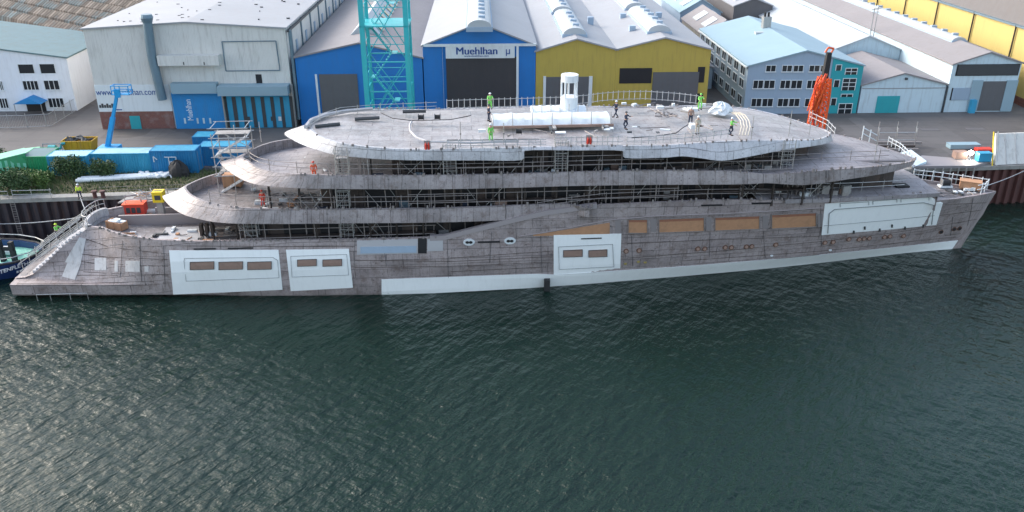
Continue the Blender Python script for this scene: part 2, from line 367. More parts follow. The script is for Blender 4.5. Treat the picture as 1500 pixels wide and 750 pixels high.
# ------------------------------------------------------------------ ground, quay, water
def qy(x): return 95.6 + .0967 * x
ZG = 5.
mb = MB(); mb.add([(-1500, qy(-1500) if 0 else -300, 0)], [])
mb = MB(); mb.add([(-900, -400, 0), (900, -400, 0), (900, qy(900) + 2, 0), (-900, qy(-900) + 2, 0)], [(0, 1, 2, 3)])
mk('water', mb, M['water'], kind='structure')
mb = MB(); mb.add([(-900, qy(-900) + .8, ZG), (900, qy(900) + .8, ZG), (900, 2500, ZG), (-900, 2500, ZG)], [(0, 1, 2, 3)])
mk('ground', mb, M['ground'], kind='structure')
def sheetpile(x0, x1, mat, label, name='quay_wall'):
    m = MB(); x = x0; pts = []
    pat = [(0, 0), (.25, .0), (.4, .38), (.75, .38), (.9, 0)]
    while x < x1:
        for dx, dy in pat: pts.append((x + dx, qy(x + dx) + dy))
        x += 1.1
    m.grid([[(px, py, -2) for px, py in pts], [(px, py, ZG - .35) for px, py in pts]])
    t = T(name, label, 'quay wall', (x0, qy(x0), 0))
    mk('piling', m, mat, t)
    c = MB(); n = 12
    for i in range(n):
        a = x0 + (x1 - x0) * i / n; e = x0 + (x1 - x0) * (i + 1) / n - .02
        c.hexa([(a, qy(a) - .15, ZG - .35), (e, qy(e) - .15, ZG - .35), (e, qy(e) + 1, ZG - .35), (a, qy(a) + 1, ZG - .35),
                (a, qy(a) - .15, ZG + .12), (e, qy(e) - .15, ZG + .12), (e, qy(e) + 1, ZG + .12), (a, qy(a) + 1, ZG + .12)])
    mk('coping', c, M['concrete'], t); return t
sheetpile(-150, -14, M['pile'], 'dark tarred sheet pile quay wall behind the stern of the yacht')
sheetpile(-14, 52, M['pile'], 'dark sheet pile quay wall hidden behind the middle of the yacht')
sheetpile(52, 160, M['pilered'], 'rust red sheet pile quay wall beyond the bow')
# ------------------------------------------------------------------ the yacht
ship = T('superyacht', 'unfinished grey steel superyacht with white hull panels moored at the quay', 'yacht', SW(0, 0, 0))
def lerp(tab, s, k):
    if s <= tab[0][0]: return tab[0][k]
    for p, q in zip(tab, tab[1:]):
        if s <= q[0]:
            f = (s - p[0]) / (q[0] - p[0]); return p[k] + (q[k] - p[k]) * f
    return tab[-1][k]
# s, waterline half beam, knuckle half beam (z 1.6), top half beam, top z, floor z
HT = [(-50.4, 5.2, 5.3, 4.1, 1.72, 1.7), (-49.4, 5.3, 5.4, 4.1, 1.8, 1.75), (-48.6, 5.35, 5.45, 4.0, 2.05, 2.0), (-47, 5.4, 5.5, 3.8, 3.3, 3.25), (-45.4, 5.5, 5.6, 3.5, 4.7, 4.6), (-44.2, 5.6, 5.7, 3.15, 5.5, 5.3), (-43.4, 5.65, 5.8, 2.8, 5.85, 5.3),
      (-42.9, 5.7, 5.85, 2.4, 6.4, 5.3), (-41.3, 5.8, 5.95, 3.0, 6.5, 5.3), (-39.9, 5.9, 6.0, 4.1, 6.45, 5.25), (-37.6, 6.0, 6.1, 5.3, 6.4, 5.2), (-35, 6.1, 6.3, 6.0, 6.3, 5.2),
      (-31, 6.2, 6.5, 6.5, 6.25, 5.2), (-26, 6.5, 6.8, 6.8, 6.3, 5.2), (-13, 7.0, 7.2, 7.25, 6.3, 5.2), (-7.2, 7.0, 7.2, 7.35, 6.35, 5.2), (-3.8, 6.9, 7.15, 7.37, 7.2, 5.2), (-.7, 6.7, 7.1, 7.37, 7.95, 5.2), (3., 6.4, 6.9, 7.37, 8.75, 8.2),
      (7.8, 6.0, 6.6, 7.35, 9.3, 8.5), (18, 4.9, 5.8, 7.1, 9.4, 8.6), (22, 4.5, 5.4, 6.9, 9.28, 8.5), (28.3, 3.6, 4.6, 6.4, 8.9, 8.3), (35, 2.5, 3.6, 5.6, 8.6, 8.2), (39, 1.8, 2.8, 4.8, 8.4, 8.1), (44.2, .9, 1.7, 3.7, 8.2, 8.05),
      (44.5, .85, 1.65, 3.7, 7.35, 6.9), (47, .5, 1.05, 3.0, 7.2, 6.85), (50, .15, .42, 1.75, 7.0, 6.75), (52.3, .02, .1, .7, 6.85, 6.7), (53.4, .0, .0, .03, 6.8, 6.5)]
stations = sorted(set([round(x[0], 3) for x in HT] + [-50.4 + i * 1.02 for i in range(102)]))
def stem(s): return -2. if s < 50.2 else -2 + (s - 50.2) / 3.2 * 8.6
def prof(s):
    hw, hk, ht, zt = [lerp(HT, s, k) for k in (1, 2, 3, 4)]
    zs = stem(s); und = max(0, min(1, (-22 - s) / 15))
    P = [(max(0, hw - .9 - 2.4 * und), -1.6), (hw, .15 + .25 * und), (hk, 1.6)]
    led = 1.15 * max(0, min(1, (-38 - s) / 8)); hk -= led; P.append((hk, 1.61 + .03 * led))
    aft = max(0, min(1, (-34 - s) / 6))
    for f in (.25, .5, .75):
        h = hk + (ht - hk) * (f if aft else f ** .9); h += (.35 * math.sin(f * math.pi)) * (1 - aft) * min(1, max(0, (30 - s) / 60)) - .25 * aft * math.sin(f * math.pi)
        P.append((h, 1.6 + (zt - 1.6) * f))
    P.append((ht, zt))
    if zs > -1.6:
        P = [(max(0, h) * (1 if z > zs else 0), max(z, zs)) for h, z in P]
    return P
PR = {s: prof(s) for s in stations}
def hullside(sg):
    rows = []; uvs = []
    np_ = len(PR[stations[0]])
    for k in range(np_):
        rows.append([SW(s, sg * max(PR[s][k][0], .01), PR[s][k][1]) for s in stations])
        uvs.append([(s, sum(math.hypot(PR[s][j][0] - PR[s][j - 1][0], PR[s][j][1] - PR[s][j - 1][1]) for j in range(1, k + 1)) - 1) for s in stations])
    return rows, uvs
mb = MB(); r, u_ = hullside(-1); mb.grid(r, u_); nearmb = MB(); nearmb.grid(r); r, u_ = hullside(1); mb.grid(r, u_)
s0 = stations[0]; pp = PR[s0]
mb.add([SW(s0, -h, z) for h, z in pp] + [SW(s0, h, z) for h, z in pp][::-1], [tuple(range(2 * len(pp)))])
hull = mk('hull', mb, M['hull'], ship, smooth=True)
BV = BVHTree.FromPolygons([Vector(p) for p in nearmb.v], nearmb.f)
def bv(n):
    return min(n, 0)
# bulwark inner face + decks of hull
mb = MB(); rows = []; uvs = []
offs = []
for s in stations:
    ht, zt, fl = lerp(HT, s, 3), lerp(HT, s, 4), lerp(HT, s, 5)
    wd = min(.28, ht * .4); offs.append([(-ht, zt), (-ht + wd, zt), (-ht + wd, fl), (ht - wd, fl), (ht - wd, zt), (ht, zt)])
for k in (0, 1): pass
capm = MB(); capm.grid([[SW(s, o[0][0], o[0][1]) for s, o in zip(stations, offs)], [SW(s, o[1][0], o[1][1] + .004) for s, o in zip(stations, offs)], [SW(s, o[2][0], o[2][1]) for s, o in zip(stations, offs)]],
          [[(s, 0) for s in stations], [(s, .3) for s in stations], [(s, 1.4) for s in stations]])
capm.grid([[SW(s, o[3][0], o[3][1]) for s, o in zip(stations, offs)], [SW(s, o[4][0], o[4][1] + .004) for s, o in zip(stations, offs)], [SW(s, o[5][0], o[5][1]) for s, o in zip(stations, offs)]],
          [[(s, 0) for s in stations], [(s, 1.1) for s in stations], [(s, 1.4) for s in stations]])
mk('bulwark', capm, M['hull'], ship)
dk = MB(); dk.grid([[SW(s, o[2][0], o[2][1] + .003) for s, o in zip(stations, offs)], [SW(s, 0, o[2][1] + .003) for s, o in zip(stations, offs)], [SW(s, o[3][0], o[3][1] + .003) for s, o in zip(stations, offs)]],
        [[(s, o[2][0]) for s, o in zip(stations, offs)], [(s, 0) for s in stations], [(s, o[3][0]) for s, o in zip(stations, offs)]])
mk('main_deck', dk, M['deck'], ship)
def pt(row):
    u, v, m, q = row
    return sn(u, v, q) if m == 'n' else sz(u, v, q)
def dense(rows, per=4):
    """rows: list of (lip 4-tuple, top 4-tuple) -> interpolated list of ((s,n,z),(s,n,z))"""
    A = [(pt(a), pt(b)) for a, b in rows]; out = []
    def cr(p0, p1, p2, p3, f):
        return tuple(.5 * ((2 * b) + (-a + c) * f + (2 * a - 5 * b + 4 * c - d) * f * f + (-a + 3 * b - 3 * c + d) * f ** 3) for a, b, c, d in zip(p0, p1, p2, p3))
    for i in range(len(A) - 1):
        mir = lambda q: (q[0], -q[1], q[2])
        p0 = A[i - 1] if i else tuple(mir(q) for q in A[1]); p3 = A[i + 2] if i + 2 < len(A) else tuple(mir(q) for q in A[-2])
        if A[i + 1][0][0] - A[i][0][0] > 8: p0 = A[i]; p3 = A[i + 1]
        for k in range(per):
            f = k / per; out.append(tuple(cr(p0[j], A[i][j], A[i + 1][j], p3[j], f) for j in (0, 1)))
    out.append(A[-1]); return [(tuple((a[0], min(a[1], 0), a[2])), tuple((b[0], min(b[1], 0), b[2]))) for a, b in out]
def tier(name, rows, skinm, deckm, bul, wall=.22, crown=0, per=4, bul_end=None, nodeck=False):
    L = dense(rows, per); n = len(L)
    def bh(i):
        s = L[i][1][0]
        return bul if bul_end is None or s < bul_end[0] else max(.02, bul * (1 - (s - bul_end[0]) / (bul_end[1] - bul_end[0])) if s < bul_end[1] else .02)
    def mid(l, t): return (l[0] * .4 + t[0] * .6, l[1] * .55 + t[1] * .45 - .05 * min(1, abs(t[1])), (l[2] + t[2]) / 2)
    acc = 0; U = [0]
    for i in range(1, n):
        acc += math.hypot(L[i][0][0] - L[i - 1][0][0], L[i][0][1] - L[i - 1][0][1]); U.append(acc)
    sk = MB()
    for sg in (-1, 1):
        f = lambda p: SW(p[0], p[1] * -sg if p[1] else 0, p[2])
        hh = lambda l, t: math.dist(l, t)
        sk.grid([[f(l) for l, t in L], [f(mid(l, t)) for l, t in L], [f(t) for l, t in L]],
                [[(x, 0) for x in U], [(x, hh(*L[i]) / 2) for i, x in enumerate(U)], [(x, hh(*L[i])) for i, x in enumerate(U)]])
    o = mk(name, sk, skinm, ship, smooth=True)
    inn = []
    for i, (l, t) in enumerate(L):
        # inner wall top: moved inward (towards centreline / centre of length)
        a = L[max(0, i - 1)][1]; b = L[min(n - 1, i + 1)][1]
        dx, dy = b[0] - a[0], b[1] - a[1]; q = math.hypot(dx, dy) or 1
        nx, ny = -dy / q, dx / q
        inn.append((t[0] + nx * wall, min(0, t[1] + ny * wall), t[2]))
    cp = MB()
    for sg in (-1, 1):
        f = lambda p, dz=0: SW(p[0], -sg * p[1], p[2] + dz)
        cp.grid([[f(t, .003) for l, t in L], [f(p, .003) for p in inn], [f(p, -bh(i)) for i, p in enumerate(inn)]],
                [[(x, 0) for x in U], [(x, wall) for x in U], [(x, wall + bul) for x in U]])
        # underside
    mk('bulwark' if bul > .2 else 'deck_edge', cp, skinm, ship)
    dkm = MB(); rows_ = []; uv_ = []
    K = 7
    for k in range(K):
        f = -1 + 2 * k / (K - 1)
        rows_.append([SW(p[0], -p[1] * f, p[2] - bh(i) + crown * (1 - f * f) * min(1, abs(p[1]) / 5)) for i, p in enumerate(inn)])
        uv_.append([(p[0], -p[1] * f) for p in inn])
    dkm.grid(rows_, uv_); mk('deck', dkm, deckm, ship, smooth=True)
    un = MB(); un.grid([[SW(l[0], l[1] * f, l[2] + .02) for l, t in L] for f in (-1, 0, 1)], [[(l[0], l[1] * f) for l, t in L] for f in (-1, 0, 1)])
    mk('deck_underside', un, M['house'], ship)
    return L, inn
n, z = 'n', 'z'
rowsB = [((238, 287, n, 0), (270, 273, n, 0)), ((244, 297, z, 8.3), (273, 281, z, 9.6)), ((254, 306, z, 8.2), (280, 287, z, 9.6)), ((270, 315, z, 8.1), (291, 292, z, 9.6)), ((291, 321, z, 8.0), (307, 297.5, z, 9.5)),
         ((320, 326, z, 8.), (333, 302, z, 9.5)), ((360, 328, n, -6.8), (366, 305, n, -6.7)), ((440, 328, n, -7.1), (440, 307, n, -7.)), ((540, 327, n, -7.25), (540, 306, n, -7.2)), ((640, 326, n, -7.25), (640, 305, n, -7.2)),
         ((745, 322, n, -7.2), (745, 301.5, n, -7.15)), ((790, 314, n, -7.0), (790, 299.5, n, -7.1)), ((830, 307, n, -6.9), (830, 299, n, -7.1)), ((868, 302, n, -6.9), (868, 299, n, -7.05))]
LB, iB = tier('deck_band', rowsB, M['skin'], M['deck'], 1.05)
rowsC = [((322, 237, n, 0), (353, 229, n, 0)), ((326, 244, z, 11.8), (361, 235, z, 12.9)), ((336, 252, z, 11.7), (368, 240.5, z, 12.9)), ((347, 259, z, 11.6), (377, 246, z, 12.85)), ((362, 266.5, z, 11.55), (390, 250, z, 12.8)),
         ((385, 272, z, 11.55), (408, 253, z, 12.8)), ((440, 276, n, -7.), (446, 255.5, n, -6.9)), ((500, 277, n, -7.25), (500, 257, n, -7.2)), ((620, 277.5, n, -7.3), (620, 257, n, -7.2)), ((740, 275.5, n, -7.3), (740, 255, n, -7.2)),
         ((840, 272.5, n, -7.3), (840, 252, n, -7.2)), ((947, 271, n, -7.3), (947, 249.5, n, -7.2)), ((1040, 270.5, n, -7.3), (1040, 250, n, -7.2)), ((1090, 270, n, -7.3), (1090, 252, n, -7.2)), ((1125, 268.5, n, -7.3), (1125, 255, n, -7.3)),
         ((1181, 271, n, -7.3), (1181, 252, n, -7.4)), ((1240, 263, n, -6.7), (1240, 247, n, -6.9)), ((1280, 257, n, -5.5), (1282, 244, n, -5.8)), ((1310, 251, n, -3.9), (1313, 240.5, n, -4.2)), ((1329, 245, n, -1.8), (1333, 237, n, -2)), ((1335, 241, n, 0), (1340, 232, n, 0))]
LC, iC = tier('deck_band', rowsC, M['skin'], M['deck_fore'], 1., crown=.35, bul_end=(17, 26))
rowsD = [((416, 195, n, 0), (452, 182, n, 0)), ((430, 206, z, 14.95), (457, 192, z, 15.75)), ((450, 215, z, 14.8), (468, 200, z, 15.7)), ((475, 223, z, 14.6), (485, 206, z, 15.65)), ((500, 228, z, 14.5), (506, 211, z, 15.6)),
         ((560, 233.5, n, -7.1), (560, 217, n, -6.9)), ((620, 235, n, -7.3), (620, 219, n, -7.1)), ((700, 235, n, -7.4), (700, 217.5, n, -7.2)), ((764, 234.5, n, -7.4), (764, 216, n, -7.2)), ((769, 221, n, -7.4), (769, 215.5, n, -7.2)),
         ((840, 220.5, n, -7.4), (840, 214.5, n, -7.2)), ((911, 221, n, -7.4), (911, 213.5, n, -7.2)), ((916, 231.5, n, -7.4), (916, 213.5, n, -7.2)), ((973, 231, n, -7.4), (973, 213, n, -7.)), ((1000, 229, n, -7.4), (1000, 211, n, -6.9)),
         ((1027, 232, n, -7.4), (1027, 209, n, -6.7)), ((1059, 235.5, n, -7.3), (1059, 207, n, -6.6)), ((1100, 229, n, -7.), (1100, 206, n, -6.4)), ((1147, 220, n, -6.4), (1147, 205.5, n, -6)), ((1185, 215, n, -5), (1185, 205, n, -4.7)), ((1209, 210.5, n, -2.9), (1207, 202, n, -2.8)), ((1219, 203, n, 0), (1216, 193, n, 0))]
LD, iD = tier('roof_band', rowsD, M['skin_top'], M['deck_top'], .06, crown=.15)
def clips(L, inn, mat, name='edge_clips', gap=.45, hmax=.3):
    m = MB(); 
    for sg in (-1, 1):
        for (l0, t0), (l1, t1), p0 in zip(L, L[1:], inn):
            d = math.dist(t0, t1); k = int(d / gap)
            for i in range(k):
                if random.random() < .35: continue
                f = (i + random.random()) / k; s, n_, z_ = [t0[j] + (t1[j] - t0[j]) * f for j in range(3)]; w_ = random.uniform(.03, .12); h = random.uniform(.06, hmax)
                m.box(s - w_, s + w_, -sg * n_ - .06, -sg * n_ + .08, z_ - .1, z_ + h, SW)
    mk(name, m, mat, ship, kind='stuff')
clips(LB, iB, M['rustytube']); clips(LC, iC, M['rustytube']); clips(LD, iD, M['rustytube'], hmax=.2)
clips([((s, -lerp(HT, s, 3), 0), (s, -lerp(HT, s, 3), lerp(HT, s, 4))) for s in [8 + i for i in range(36)]], [0] * 36, M['rustytube'])
clips([((s, -lerp(HT, s, 3), 0), (s, -lerp(HT, s, 3), lerp(HT, s, 4))) for s in [-42 + i for i in range(36)]], [0] * 36, M['rustytube'], hmax=.2)
# interior houses with openings, pillars and frames under each tier
def zmean(L, s, k, c=2):
    return min(L, key=lambda q: abs(q[k][0] - s))[k][c]
def house(s0, s1, hn, zf, zfn, zc, name='deckhouse'):
    m = MB(); S = [s0 + (s1 - s0) * i / 12 for i in range(13)]
    for a, b in zip(S, S[1:]):
        m.hexa([SW(a, -hn(a), zf(a)), SW(b, -hn(b), zf(b)), SW(b, hn(b), zf(b)), SW(a, hn(a), zf(a)), SW(a, -hn(a), zc(a)), SW(b, -hn(b), zc(b)), SW(b, hn(b), zc(b)), SW(a, hn(a), zc(a))])
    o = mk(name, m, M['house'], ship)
    s = s0 + 1
    k = 0
    while s < s1 - 3:
        wd = random.uniform(1.2, 3.2); zz0 = zf(s) + random.choice([.05, .5]); zz1 = zc(s) - random.uniform(.3, .6)
        h = hn(s) + .01; h2 = hn(s + wd) + .01
        q = MB(); q.hexa([SW(s, -h, zz0), SW(s + wd, -h2, zz0), SW(s + wd, -h2 + .2, zz0), SW(s, -h + .2, zz0), SW(s, -h, zz1), SW(s + wd, -h2, zz1), SW(s + wd, -h2 + .2, zz1), SW(s, -h + .2, zz1)])
        mk('window_opening', q, M['dark'], o); s += wd + random.uniform(.5, 2.); k += 1
    return o
tap = lambda base, e0, e1: (lambda s: base if s < e0 else base * max(.15, 1 - (s - e0) / (e1 - e0) * .85))
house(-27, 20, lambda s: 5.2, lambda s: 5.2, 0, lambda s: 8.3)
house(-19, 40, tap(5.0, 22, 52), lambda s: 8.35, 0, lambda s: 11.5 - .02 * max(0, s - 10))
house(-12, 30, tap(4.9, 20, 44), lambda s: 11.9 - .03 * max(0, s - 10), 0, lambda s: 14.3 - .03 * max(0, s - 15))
def pillars(L, s0, s1, step, inset, zb, mat, name='pillar', r=.09):
    s = s0; m = MB().tube((0, 0, 0), (0, 0, 1), r, 6); first = None
    while s < s1:
        q = min(L, key=lambda q: abs(q[0][0] - s))[0]; h = abs(q[1]) - inset; zt = q[2] + .1
        if h > 1:
            p = SW(s, -h, zb(s)) - ship.location
            if first is None: first = mk(name, m, mat, ship, local=True)
            o = first if first.location.length == 0 and not first.get('u') else dup(first, ship)
            first['u'] = 1; o.location = p; o.scale = (1, 1, zt - zb(s))
        s += step
    if first and 'u' in first: del first['u']
    for o in ship.children:
        if 'u' in o: del o['u']
pillars(LB, -30, 2, 2.6, .9, lambda s: 5.2, M['house'], r=.11)
pillars(LC, -24, 34, 3.1, .8, lambda s: 8.4, M['house'], r=.12)
pillars(LD, -17, 28, 3.1, .8, lambda s: 11.7, M['house'], r=.1)
# hull surface panels -------------------------------------------------------
def hp(u, v, off=.03):
    d = ray(u, v).normalized(); hit = BV.ray_cast(CAM, d)
    if hit[0] is None: return None
    nrm = hit[1]
    if nrm.dot(d) > 0: nrm = -nrm
    return hit[0] + nrm * off
def interp(poly_top, poly_bot, fx, fy):
    def at(poly, f):
        x0, x1 = poly[0][0], poly[-1][0]; x = x0 + (x1 - x0) * f
        for p, q in zip(poly, poly[1:]):
            if x <= q[0] + 1e-6: k = (x - p[0]) / (q[0] - p[0]); return (x, p[1] + (q[1] - p[1]) * k)
        return poly[-1]
    a, b = at(poly_top, fx), at(poly_bot, fx); return a[0] + (b[0] - a[0]) * fy, a[1] + (b[1] - a[1]) * fy
def patch(name, top, bot, mat, parent=None, off=.03, nx=None, ny=4, th=.06, label=None):
    """a plate lying on the near hull side, given by its top and bottom edges"""
    nx = nx or max(2, int((top[-1][0] - top[0][0]) / 12)); rows = []
    for j in range(ny + 1):
        row = []
        for i in range(nx + 1):
            u, v = interp(top, bot, i / nx, j / ny); p = hp(u, v, off)
            if p is None: p = row[-1] if row else hp(u, v - 3, off) or hp(u, v + 3, off)
            row.append(p)
        rows.append(row)
    if any(p is None for r_ in rows for p in r_): print('patch miss', name, top); return None
    m = MB(); m.grid(rows); inw = Vector((-st, ct, 0)) * (off + .05)
    rim = rows[0] + [r_[-1] for r_ in rows[1:]] + rows[-1][::-1][1:] + [r_[0] for r_ in rows[::-1][1:]]
    m.grid([rim, [p + inw for p in rim]])
    return mk(name, m, mat, parent or ship, label=label)
def frameline(name, pts, mat, parent, off=.05, r=.035, closed=True):
    if closed: pts = pts + [pts[0]]
    P = []
    for (u0, v0), (u1, v1) in zip(pts, pts[1:]):
        k = max(1, int(math.hypot(u1 - u0, v1 - v0) / 15))
        for i in range(k): P.append(hp(u0 + (u1 - u0) * i / k, v0 + (v1 - v0) * i / k, off))
    P.append(hp(*pts[-1], off)); P = [p for p in P if p]
    m = MB().path(P, r, 4); return mk(name, m, mat, parent)
def rect(u0, v0, u1, v1, tilt=0): return [(u0, v0), (u1, v0 + tilt)], [(u0, v1), (u1, v1 + tilt)]
# aft big hatch with three windows
d = patch('shell_door', [(248, 367), (408, 366)], [(254, 431), (414, 424)], M['white'], off=.06)
frameline('door_seam', [(271, 378), (400, 376.5), (407, 381), (409, 406), (273, 411), (270, 382)], M['seamline'], d, .1, .022)
for u0, u1 in ((279, 314), (321, 356), (363, 398)): patch('porthole_board', *rect(u0, 383.5, u1, 394.5, -1), M['plybrown'], d, .11, ny=2); frameline('window_frame', [(u0, 383.5), (u1, 383.5 - 1), (u1, 394.5 - 1), (u0, 394.5)], M['line'], d, .12, .03)
d = patch('shell_door', [(419, 366), (511, 364.5)], [(426, 426), (517, 421)], M['white'], off=.06)
frameline('door_seam', [(426, 375), (508, 372), (511, 402), (428, 405)], M['seamline'], d, .1, .02)
for u0, u1 in ((436, 464), (473, 501)): patch('porthole_board', *rect(u0, 380, u1, 389.5, -1), M['plybrown'], d, .11, ny=2); frameline('window_frame', [(u0, 380), (u1, 380 - 1), (u1, 389.5 - 1), (u0, 389.5)], M['line'], d, .12, .03)
d = patch('shell_door', [(811, 344), (910, 342)], [(811, 404), (908, 401)], M['white'], off=.06)
frameline('door_seam', [(818, 361), (897, 357), (899, 390), (819, 394)], M['seamline'], d, .1, .025)
patch('vent_slot', *rect(851, 348.5, 881, 350, -1), M['line'], d, .11, ny=1)
for u0, u1 in ((825, 853), (862, 889)): patch('porthole_board', *rect(u0, 366, u1, 376, -1.5), M['plybrown'], d, .11, ny=2); frameline('window_frame', [(u0, 366), (u1, 366 - 1), (u1, 376 - 1), (u0, 376)], M['line'], d, .12, .03)
# white strip above the waterline
patch('boot_top_strip', [(559, 409), (785, 401), (811, 402), (908, 396), (1000, 390), (1150, 378), (1300, 363), (1403, 352)],
      [(559, 433), (785, 421), (811, 419), (908, 413), (1000, 404), (1150, 391), (1300, 378), (1392, 368)], M['white'], off=.05, nx=70)
# forward garage panel
d = patch('shell_door', [(1208, 298), (1300, 292), (1384, 286)], [(1203, 344), (1300, 336), (1371, 329)], M['white'], off=.06, nx=16)
frameline('door_seam', [(1212, 341), (1214, 312), (1222, 306), (1352, 296), (1368, 300), (1364, 328)], M['seamline'], d, .1, .05, closed=False)
for (u0, u1) in ((1230, 1272), (1278, 1313), (1319, 1360)):
    v0 = 299 - (u0 - 1208) * .075; frameline('door_seam', [(u0, v0 + 5), (u0, v0), (u1, v0 - 2.5), (u1, v0 + 2)], M['seamline'], d, .1, .03, closed=False)
frameline('door_seam', [(1206, 330), (1300, 322), (1368, 315)], M['seamline'], d, .1, .025, closed=False)
for u, v in ((1266, 333), (1306, 330), (1250, 339), (1288, 336), (1325, 333), (1352, 330)): patch('bracket', *rect(u - 1.2, v - 2, u + 1.2, v + 2.5), M['line'], d, .12, ny=1, nx=1)
# plywood boarded windows
for top, bot in (([(781, 344), (893, 326)], [(781, 345.5), (893, 343)]), rect(920, 321, 948, 341), ([(965, 320.5), (1031, 318)], [(965, 340.5), (1031, 338)]), ([(1047, 318), (1112, 315.5)], [(1047, 337.5), (1112, 335)]), ([(1130, 314), (1195, 311)], [(1130, 334.5), (1195, 331.5)])):
    q = patch('boarded_window', top, bot, M['ply'], off=.05)
    if top[0][0] > 900: patch('reveal_shade_board', top, [(x, y + 4) for x, y in top], M['plyshade'], q, off=.08, ny=1)  # darker board strip along the top, the reveal shadow put into its colour
    if top[0][0] > 900: frameline('frame', [top[0], top[1], bot[1], bot[0]], M['rustytube'], q, .08, .05)
for u in (905, 957, 1038, 1121, 1202): patch('web_frame', *rect(u - 4, 322 - (u - 900) * .03, u + 4, 341 - (u - 900) * .03), M['skin'], off=.04, ny=2, nx=1)
# grey white primer patches near the ramp, dark openings, slots
patch('side_screen', [(523, 352.5), (612, 350)], [(523, 373), (612, 371)], M['skin_top'], off=.05)
patch('side_strip', *rect(528, 361.5, 610, 371, -1.5), M['slate'], off=.08, ny=1)
patch('side_screen', *rect(626, 347, 649, 368, -1), M['skin_top'], off=.05)
patch('side_opening', *rect(612.5, 349, 625, 371, 0), M['dark'], off=.04)
for u0, v0, u1, v1 in ((700, 353.5, 732, 355.8), (1027, 299.6, 1058, 301.8), (1101, 296.6, 1131, 299), (284, 364, 316, 366), (334, 363, 371, 365)): patch('slot', *rect(u0, v0, u1, v1, -.7), M['dark'], off=.06, ny=1)
def disc(u, v, r, mat, name, parent=None, off=.05, sx=1., n_=14):
    c = hp(u, v, off)
    if c is None: return None
    e1 = Vector((ct, st, 0)); e2 = Vector((0, 0, 1)); nn = Vector((st, -ct, 0)); vs = []
    for k in range(n_):
        a = 2 * math.pi * k / n_; vs.append(c + e1 * math.cos(a) * r * sx + e2 * math.sin(a) * r)
    m = MB().prism([(p_.x, p_.y, p_.z) for p_ in vs], lambda x, y, zz: Vector((x, y, zz)) + nn * .04, lambda x, y, zz: Vector((x, y, zz)) - nn * .3)
    return mk(name, m, mat, parent or ship)
for u, v in ((1022, 364), (1032, 364), (1062, 362), (1071, 362), (1093, 361), (1101, 360.5), (1136, 358), (936, 366.5), (917, 367.5), (1208, 355), (1220, 354), (1243, 350), (1258, 350), (1265, 349), (1273, 348.5), (1295, 346.5), (1303, 345.5), (1323, 345), (1378, 339), (1397, 335), (1405, 334)):
    q = disc(u, v, .27, M['rustdisc'], 'porthole')
    if q: disc(u, v, .17, M['plybrown'] if u < 1340 else M['dark'], 'porthole_board', q, .1)
for u, v in ((687, 354.5), (747, 352.5)):
    q = disc(u, v, .36, M['white2'], 'fairlead', sx=1.6)
    if q: disc(u - 2.5, v, .14, M['dark'], 'eye', q, .1, 1.3); disc(u + 2.5, v, .14, M['dark'], 'eye', q, .1, 1.3)
for k, (u, v) in enumerate(((916, 386), (935, 383), (945, 384), (1216, 366), (1130, 374))): disc(u, v, .11, M['white2'] if k > 2 else M['markyellow'], 'marking', sx=1.5)
# pale blast-cleaned plates on the stern quarter
for q in (([(116, 348), (126, 350)], [(95, 384), (118, 388)]), ([(99, 385), (118, 388)], [(91, 405), (110, 410)]), rect(139, 378, 156, 396), rect(168, 382, 173, 398), rect(184, 382, 205, 398), rect(212, 390, 218, 398)):
    patch('primed_plate', q[0], q[1], M['primer'], off=.04, nx=3)
# ramp capping: rolled bulwark edge rising amidships
mb = MB(); P1 = []; P2 = []
for s in [x for x in stations if -9 < x < 8.5]:
    ht, zt = lerp(HT, s, 3), lerp(HT, s, 4); P1.append(SW(s, -ht - .1, zt - .32)); P2.append(SW(s, -ht - .02, zt + .12))
P3 = [p + Vector((-st, ct, 0)) * .5 for p in P2]
mb.grid([P1, P2, P3, [p + Vector((-st, ct, 0)) * .5 for p in P1]]); mk('rising_rail', mb, M['skin'], ship, smooth=True)
patch('side_opening', *rect(876, 297, 892, 303, -.5), M['dark'], off=.06, ny=1)
mb = MB(); P = [hp(u, v, .05) for u, v in ((760, 346), (800, 340), (850, 330), (893, 322), (960, 316), (1050, 313), (1150, 308), (1204, 304))]
mb.path([p for p in P if p], .06, 5); mk('rubbing_strake', mb, M['hull'], ship)
# knuckle lines along hull side
for pts in ([(25, 416), (110, 415.5), (200, 413), (248, 412)], [(660, 378), (760, 371), (806, 368)], [(918, 378), (1050, 368), (1200, 354), (1300, 342), (1380, 330), (1448, 318)], [(918, 357), (1050, 351), (1200, 346)], [(1384, 300), (1460, 296)], [(1372, 316), (1452, 306)], [(520, 392), (660, 390), (806, 384)],
            [(520, 381), (660, 383), (806, 376)], [(918, 397), (1060, 387), (1200, 373)], [(1384, 345), (1440, 338)], [(248, 360), (400, 361), (520, 361)], [(60, 405), (120, 403), (246, 404)], [(100, 380), (140, 386), (246, 390)],
            [(660, 398), (800, 391)], [(1000, 382), (1200, 368), (1340, 353), (1400, 347)], [(126, 350), (160, 362), (245, 372)], [(118, 372), (160, 377), (245, 380)], [(122, 398), (170, 401), (246, 402)]):
    frameline('weld_seam', pts, M['house'], ship, .0, .03, closed=False)
for (u, v, l, k) in ((205, 352, 60, 3), (520, 352, 55, -2), (562, 350, 40, 4), (655, 347, 60, 2), (720, 340, 45, -3), (792, 345, 55, 2), (925, 345, 45, 2), (1040, 340, 50, -2), (1118, 338, 40, 3), (1202, 300, 60, 1), (1398, 290, 55, -6), (1425, 290, 40, -8), (240, 360, 60, 2), (180, 352, 55, -4)):
    frameline('hanging_cable', [(u, v), (u + k * .4, v + l * .5), (u + k, v + l)], M['line'], ship, .04, .02, closed=False)
